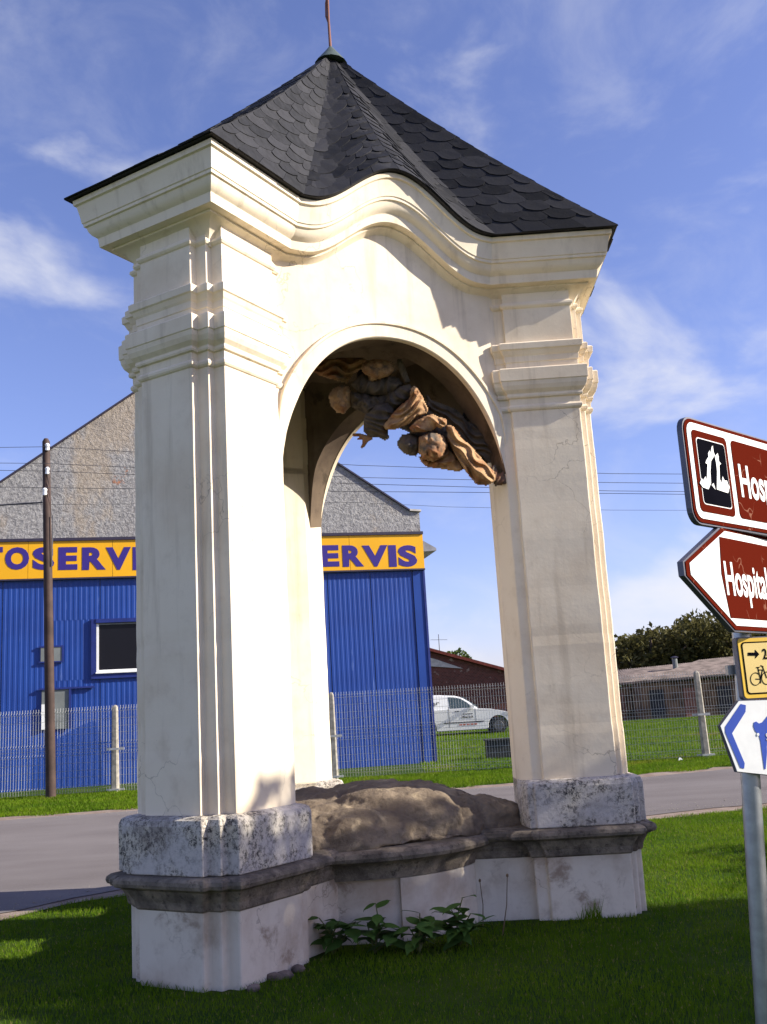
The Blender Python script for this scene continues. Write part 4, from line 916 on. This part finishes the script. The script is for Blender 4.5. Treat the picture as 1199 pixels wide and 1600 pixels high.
# 3: yellow cycle route sign
S3 = Panel('cycle_sign', 'small yellow cycle route sign with arrow and bicycle', (1173, 1045), 14, gap=.04)
a = S3.uv(1152, 998); b = S3.uv(1160, 1092); u3 = a[0]+.30
S3.poly(rrect(a[0]-.006, u3+.006, b[1]-.004, a[1]+.004, .012), -.02, -.001, 'sign_body', 'sign_edge')
S3.poly(rrect(a[0], u3, b[1], a[1], .012), -.0005, .002, 'yellow_rim', 'sign_amber')
S3.poly(rrect(a[0]+.010, u3-.010, b[1]+.012, a[1]-.012, .012), .0024, .003, 'black_line', 'sign_black'); S3.poly(rrect(a[0]+.0145, u3-.0145, b[1]+.0165, a[1]-.0165, .009), .0034, .004, 'cream_field', 'sign_cream')
Z5 = lambda pts: [S3.uv(930+x/4.457, 900+y/4.457) for x, y in pts]
S3.poly(Z5([(1060, 534), (1110, 534), (1110, 514), (1140, 546), (1112, 576), (1112, 556), (1060, 556)]), .0044, .005, 'arrow', 'sign_black')
line_text(S3, '24', 1192, 1030, 1014, .75, .0044, 'sign_black', .01)
def ring_mark(cx_, cy_, rpx, rin):
    n = 20; A = Z5([(cx_+rpx*.8*math.cos(2*math.pi*i/n), cy_+rpx*math.sin(2*math.pi*i/n)) for i in range(n)]); B = Z5([(cx_+rin*.8*math.cos(2*math.pi*i/n), cy_+rin*math.sin(2*math.pi*i/n)) for i in range(n)])
    mb = MB(); vs = [S3.W(u, v, .0044) for u, v in A+B]+[S3.W(u, v, .005) for u, v in A+B]
    mb.add(vs, [f for i in range(n) for j in ((i+1) % n,) for f in ((i, j, n+j, n+i), (2*n+i, 2*n+j, 3*n+j, 3*n+i), (i, j, 2*n+j, 2*n+i), (n+i, n+j, 3*n+j, 3*n+i))]); mb.build('bicycle_wheel', 'sign_black', S3.root)
ring_mark(1114, 718, 46, 41); ring_mark(1192, 712, 46, 41)
def stroke(p, q, w=5):
    p, q = Vector(p), Vector(q); d = (q-p).normalized()*w/2; n = Vector((-d.y, d.x)); S3.poly(Z5([p+n, q+n, q-n, p-n]), .0044, .005, 'bicycle_frame', 'sign_black')
for p, q in (((1114, 718), (1148, 720)), ((1148, 720), (1130, 640)), ((1130, 655), (1162, 655)), ((1162, 655), (1148, 720)), ((1162, 630), (1192, 712)), ((1148, 624), (1168, 632)), ((1118, 638), (1142, 636)), ((1146, 700), (1150, 748))): stroke(p, q, 6)
S3.clampit()
# 4: hand-made white sign with blue chevron
S4 = Panel('chevron_sign', 'white pointed sign with blue chevron below the yellow cycle sign', (1173, 1150), 14, gap=.045)
q4 = lambda pts: [S4.uv(930+x/4.457, 900+y/4.457) for x, y in pts]
out4 = [(873, 1045), (1000, 872), (1290, 862), (1420, 1120), (1300, 1395), (990, 1362)]
A4 = q4(out4); cc = (sum(p[0] for p in A4)/6, sum(p[1] for p in A4)/6)
S4.poly([(cc[0]+(u-cc[0])*1.012, cc[1]+(v-cc[1])*1.02) for u, v in A4], -.014, -.001, 'sign_body', 'sign_edge'); S4.poly(A4, -.0005, .002, 'white_face', 'sign_white')
S4.poly(q4([(1012, 892), (1048, 900), (1046, 946), (952, 1096), (1040, 1305), (1036, 1342), (1010, 1336), (905, 1090), (905, 1050)]), .0024, .0032, 'chevron', 'sign_ink_blue')
S4.poly(q4([(1104, 1020), (1120, 1014), (1140, 1028), (1165, 1018), (1215, 955), (1240, 975), (1232, 1150), (1205, 1190), (1192, 1120), (1196, 1230), (1186, 1345), (1176, 1345), (1150, 1150), (1138, 1105), (1112, 1080), (1100, 1045)]), .0024, .0032, 'blue_figure', 'sign_ink_blue')
S4.poly([S4.uv(930+(1132+9*math.cos(i*.63))/4.457, 900+(1104+11*math.sin(i*.63))/4.457) for i in range(10)], .0034, .004, 'bolt', 'sign_white')
line_text(S4, 'S', 1197, 1157, 1146, .8, .0036, 'sign_white', .0)
S4.clampit()

# ------------------------------------------------------------------ small things on the lawn
q = ground(752, 1185); mb = MB(); mb.box((0, 0, 0), (.62, .5, .40)); mb.box((-.03, -.03, .40), (.65, .53, .44)); tag(mb.build('planter_box', 'shadow_box', loc=(q.x+.1, 23.5, g(23.5))), 'dark low box standing on the lawn behind the fence', 'box')
q = ground(1060, 1190); mb = MB(); mb.add([(0, 0, .01), (.10, .01, .03), (.13, .08, .015), (.04, .10, .05), (.05, .04, .07)], [(0, 1, 4), (1, 2, 4), (2, 3, 4), (3, 0, 4), (0, 3, 2, 1)]); tag(mb.build('paper_scrap', 'litter', loc=q), 'scrap of white paper lying in the verge by the fence', 'litter')
rs = random.Random(9)
for i, (px, py) in enumerate(((398, 1547), (430, 1530), (446, 1527), (466, 1517))):
    q = ground(px, py); mb = MB(); ico(mb, (0, 0, 0), 1, None, 2); sx_, sy_, sz_ = rs.uniform(.025, .05), rs.uniform(.02, .04), rs.uniform(.02, .035)
    mb.v = [(x*sx_*(1+.3*mnoise.noise(Vector((x*2+i, y*2, z*2)))), y*sy_, z*sz_*(1+.3*mnoise.noise(Vector((x*2, y*2+i, z*3))))) for x, y, z in mb.v]
    tag(mb.build('stone', 'rubble', loc=(q.x, q.y-.02, .012)), ('small dark stone at the front corner of the left shrine pier', 'small dark stone beside the one at the pier corner, second from the left', 'small dark stone third from the left along the foot of the left pier', 'small dark stone nearest the weeds at the foot of the left pier')[i], 'stone', 'stones at the pier foot')
# leafy weeds against the low wall
lm = MB(); LN = 7; vs = [(0, 0, 0)]
for i in range(1, LN):
    t = i/LN; w = .34*math.sin(math.pi*t**.8)*(1-.25*t); vs += [(-w, t, -.10*t*t+.06*w), (0, t, -.13*t*t), (w, t, -.10*t*t+.06*w)]
vs.append((0, 1, -.2)); fs = [(0, 2, 1), (0, 3, 2)]
for i in range(LN-2): b = 1+3*i; fs += [(b, b+1, b+4, b+3), (b+1, b+2, b+5, b+4)]
b = 1+3*(LN-2); fs += [(b, b+1, b+3), (b+1, b+2, b+3)]
leaf_me = bpy.data.meshes.new('leaf'); leaf_me.from_pydata(vs, [], fs); leaf_me.update(); leaf_me.materials.append(M['weed_leaf']); leaf_me.polygons.foreach_set('use_smooth', [True]*len(leaf_me.polygons))
def weed(px, py, tops, label, seed, nl):
    rs = random.Random(seed); q = ground(px, py); q.z = 0; r = thing('leafy_weed', label, 'plant', tuple(q), 0, 'weeds along the low wall')
    for tx, ty in tops:
        T = onplane(tx, ty, q, Vector((0, 1, 0)))-q; T.y += rs.uniform(-.06, .02)
        mid = T*.5+Vector((rs.uniform(-.03, .03), rs.uniform(-.03, .03), .02)); mb = MB(); mb.tube([(0, 0, 0), mid, T], [.006, .005, .003], 5); st = mb.build('stem', 'stem', r)
        for i in range(nl):
            t = .25+.75*i/(nl-1); p = (mid*(2*t) if t < .5 else mid.lerp(T, 2*t-1)); a = i*2.4+rs.uniform(-.5, .5); s = rs.uniform(.10, .165)*(1.0 if t < .9 else .75)
            o = bpy.data.objects.new('leaf', leaf_me); col.objects.link(o); o.parent = r; o.location = p; o.rotation_euler = (rs.uniform(-.35, .45), rs.uniform(-.3, .3), a); o.scale = (s, s, s)
weed(520, 1492, [(500, 1432), (530, 1438), (556, 1440), (515, 1450)], 'leafy green weed at the foot of the low wall, next to the sunlit pier', 1, 7)
weed(585, 1490, [(587, 1412), (575, 1445), (602, 1440), (618, 1455)], 'leafy green weed left of the edge of the white wall panel', 2, 7)
weed(655, 1490, [(656, 1425), (668, 1440), (640, 1450), (680, 1452)], 'leafy green weed in front of the white wall panel', 3, 7)
weed(718, 1480, [(722, 1402), (705, 1420), (735, 1425), (748, 1438), (700, 1445)], 'tallest leafy green weed, at the right end of the weed row', 4, 8)
for px0, py0, px1, py1, lab in ((755, 1452, 750, 1376, 'thin dry stalk leaning at the low wall beside the weeds'), (786, 1460, 793, 1368, 'thin dry stalk with a seed head, nearest the right pier')):
    q = ground(px0, py0); q.z = 0; T = onplane(px1, py1, q, Vector((0, 1, 0)))-q; r = thing('dry_stalk', lab, 'plant', tuple(q)); mb = MB(); mb.tube([(0, 0, 0), T*.5+Vector((.01, 0, 0)), T], [.004, .003, .0025], 5); mb.build('stem', 'dry_stem', r)
    mb = MB(); ico(mb, T, (.009, .009, .012), None, 1); mb.build('seed_head', 'dry_stem', r)
for i, (px, py, tx, ty) in enumerate(((915, 1436, 905, 1408), (932, 1437, 928, 1412), (985, 1428, 990, 1404))):
    q = ground(px, py); q.z = 0; r = thing('grass_tuft', ('leftmost tuft of longer grass at the foot of the right shrine pier', 'middle tuft of longer grass at the foot of the right shrine pier', 'tuft of longer grass near the right corner of the right shrine pier')[i], 'plant', tuple(q), 0, 'grass tufts at the right pier'); mb = MB(); rs = random.Random(70+i)
    for j in range(26):
        a = rs.uniform(0, 6.28); l = rs.uniform(.05, .15); b = Vector((rs.uniform(-.04, .04), rs.uniform(-.03, .02), 0)); t = b+Vector((math.cos(a)*l*.35, math.sin(a)*l*.2, l)); w = Vector((.003, 0, 0)); mb.add([b-w, b+w, t], [(0, 1, 2)])
    mb.build('blades', 'grass', r)

# ------------------------------------------------------------------ grass
def grass(name, x0, x1, y0, y1, dens, h0, h1, w, seed, keep):
    rs = np.random.RandomState(seed); n = int((x1-x0)*(y1-y0)*dens); x = rs.uniform(x0, x1, n); y = rs.uniform(y0, y1, n); k = keep(x, y); x, y = x[k], y[k]; n = len(x)
    cl = np.sin(x*3.1+np.sin(y*2.3)*2)*np.sin(y*2.7+np.sin(x*1.9)*2); z = np.interp(y, GY, GZ); h = rs.uniform(h0, h1, n)*(1+.35*cl); a = rs.uniform(0, 6.28, n); le = rs.uniform(.1, .9, n)*h; b = rs.uniform(0, 6.28, n)
    ww = w*rs.uniform(.6, 1.3, n)
    B = np.stack([x, y, z-.005], 1); W_ = np.stack([np.cos(a)*ww, np.sin(a)*ww, 0*x], 1); T = np.stack([x+np.cos(b)*le, y+np.sin(b)*le, z+h], 1); Mi = (B+T)/2+np.stack([-.12*np.cos(b)*le, -.12*np.sin(b)*le, .12*h], 1)
    V = np.stack([B-W_, B+W_, Mi+W_*.7, Mi-W_*.7, T], 1).reshape(-1, 3); i = np.arange(n)*5
    Tq = np.concatenate([np.stack([i, i+1, i+2], 1), np.stack([i, i+2, i+3], 1), np.stack([i+3, i+2, i+4], 1)])
    return link(name, fast_mesh(name, V, Tq), 'grass')
def not_shrine(x, y):
    xx, yy = x-CX, y-CY; ok = np.ones(len(x), bool)
    for a in AZ:
        c_, s_ = math.cos(a+PSI), math.sin(a+PSI); r = xx*c_+yy*s_; t = -xx*s_+yy*c_; ok &= ~((r > 0) & (r < RO+.03) & (abs(t) < H+.03))
    ok &= ~(np.hypot(xx, yy) < .80); return ok
def road_keep(x, y): return (y < np.interp(x, NX, NY)+.03*np.sin(x*17)) | (y > np.interp(x, FX, FY)+.5+.2*np.sin(x*5))
tag(grass('lawn_grass', -3.9, 4.6, 4.0, 11.7, 5200, .012, .036, .0022, 1, lambda x, y: road_keep(x, y) & not_shrine(x, y) & (abs(x) < .43*y+.35) & (y < 15)), 'short mown lawn grass around the shrine', 'grass', kind='stuff')
tag(grass('verge_grass', -9, 10, 15.2, 19.4, 1700, .025, .065, .005, 2, lambda x, y: road_keep(x, y) & (abs(x) < .42*y+.5)), 'grass verge between the road and the wire fence', 'grass', kind='stuff')
tag(grass('meadow_grass', .5, 16, 19.4, 40, 420, .02, .055, .009, 3, lambda x, y: abs(x) < .42*y+.5), 'meadow grass behind the wire fence', 'grass', kind='stuff')

rs_ = np.random.RandomState(12); n = 800; x = rs_.uniform(-5.5, 4.2, n); side_ = rs_.rand(n) < .6
y = np.where(side_, np.interp(x, NX, NY)+.30+np.abs(rs_.normal(0, .42, n)), np.interp(x, FX, FY)+.15-np.abs(rs_.normal(0, .35, n))); zg = np.interp(y, GY, GZ)+.012; r_ = rs_.uniform(.003, .009, n)
oc = np.array([(1, 0, 0), (0, 1, 0), (-1, 0, 0), (0, -1, 0), (0, 0, .7), (0, 0, -.5)]); V = (np.stack([x, y, zg+.004], 1)[:, None, :]+oc[None]*r_[:, None, None]*rs_.uniform(.6, 1.3, (n, 6, 1))).reshape(-1, 3)
tr_ = np.array([(0, 1, 4), (1, 2, 4), (2, 3, 4), (3, 0, 4), (1, 0, 5), (2, 1, 5), (3, 2, 5), (0, 3, 5)]); T = (np.arange(n)[:, None, None]*6+tr_[None]).reshape(-1, 3)
tag(link('road_gravel', fast_mesh('road_gravel', V, T), 'concrete'), 'loose pale gravel scattered along the road edge', 'gravel', kind='stuff')
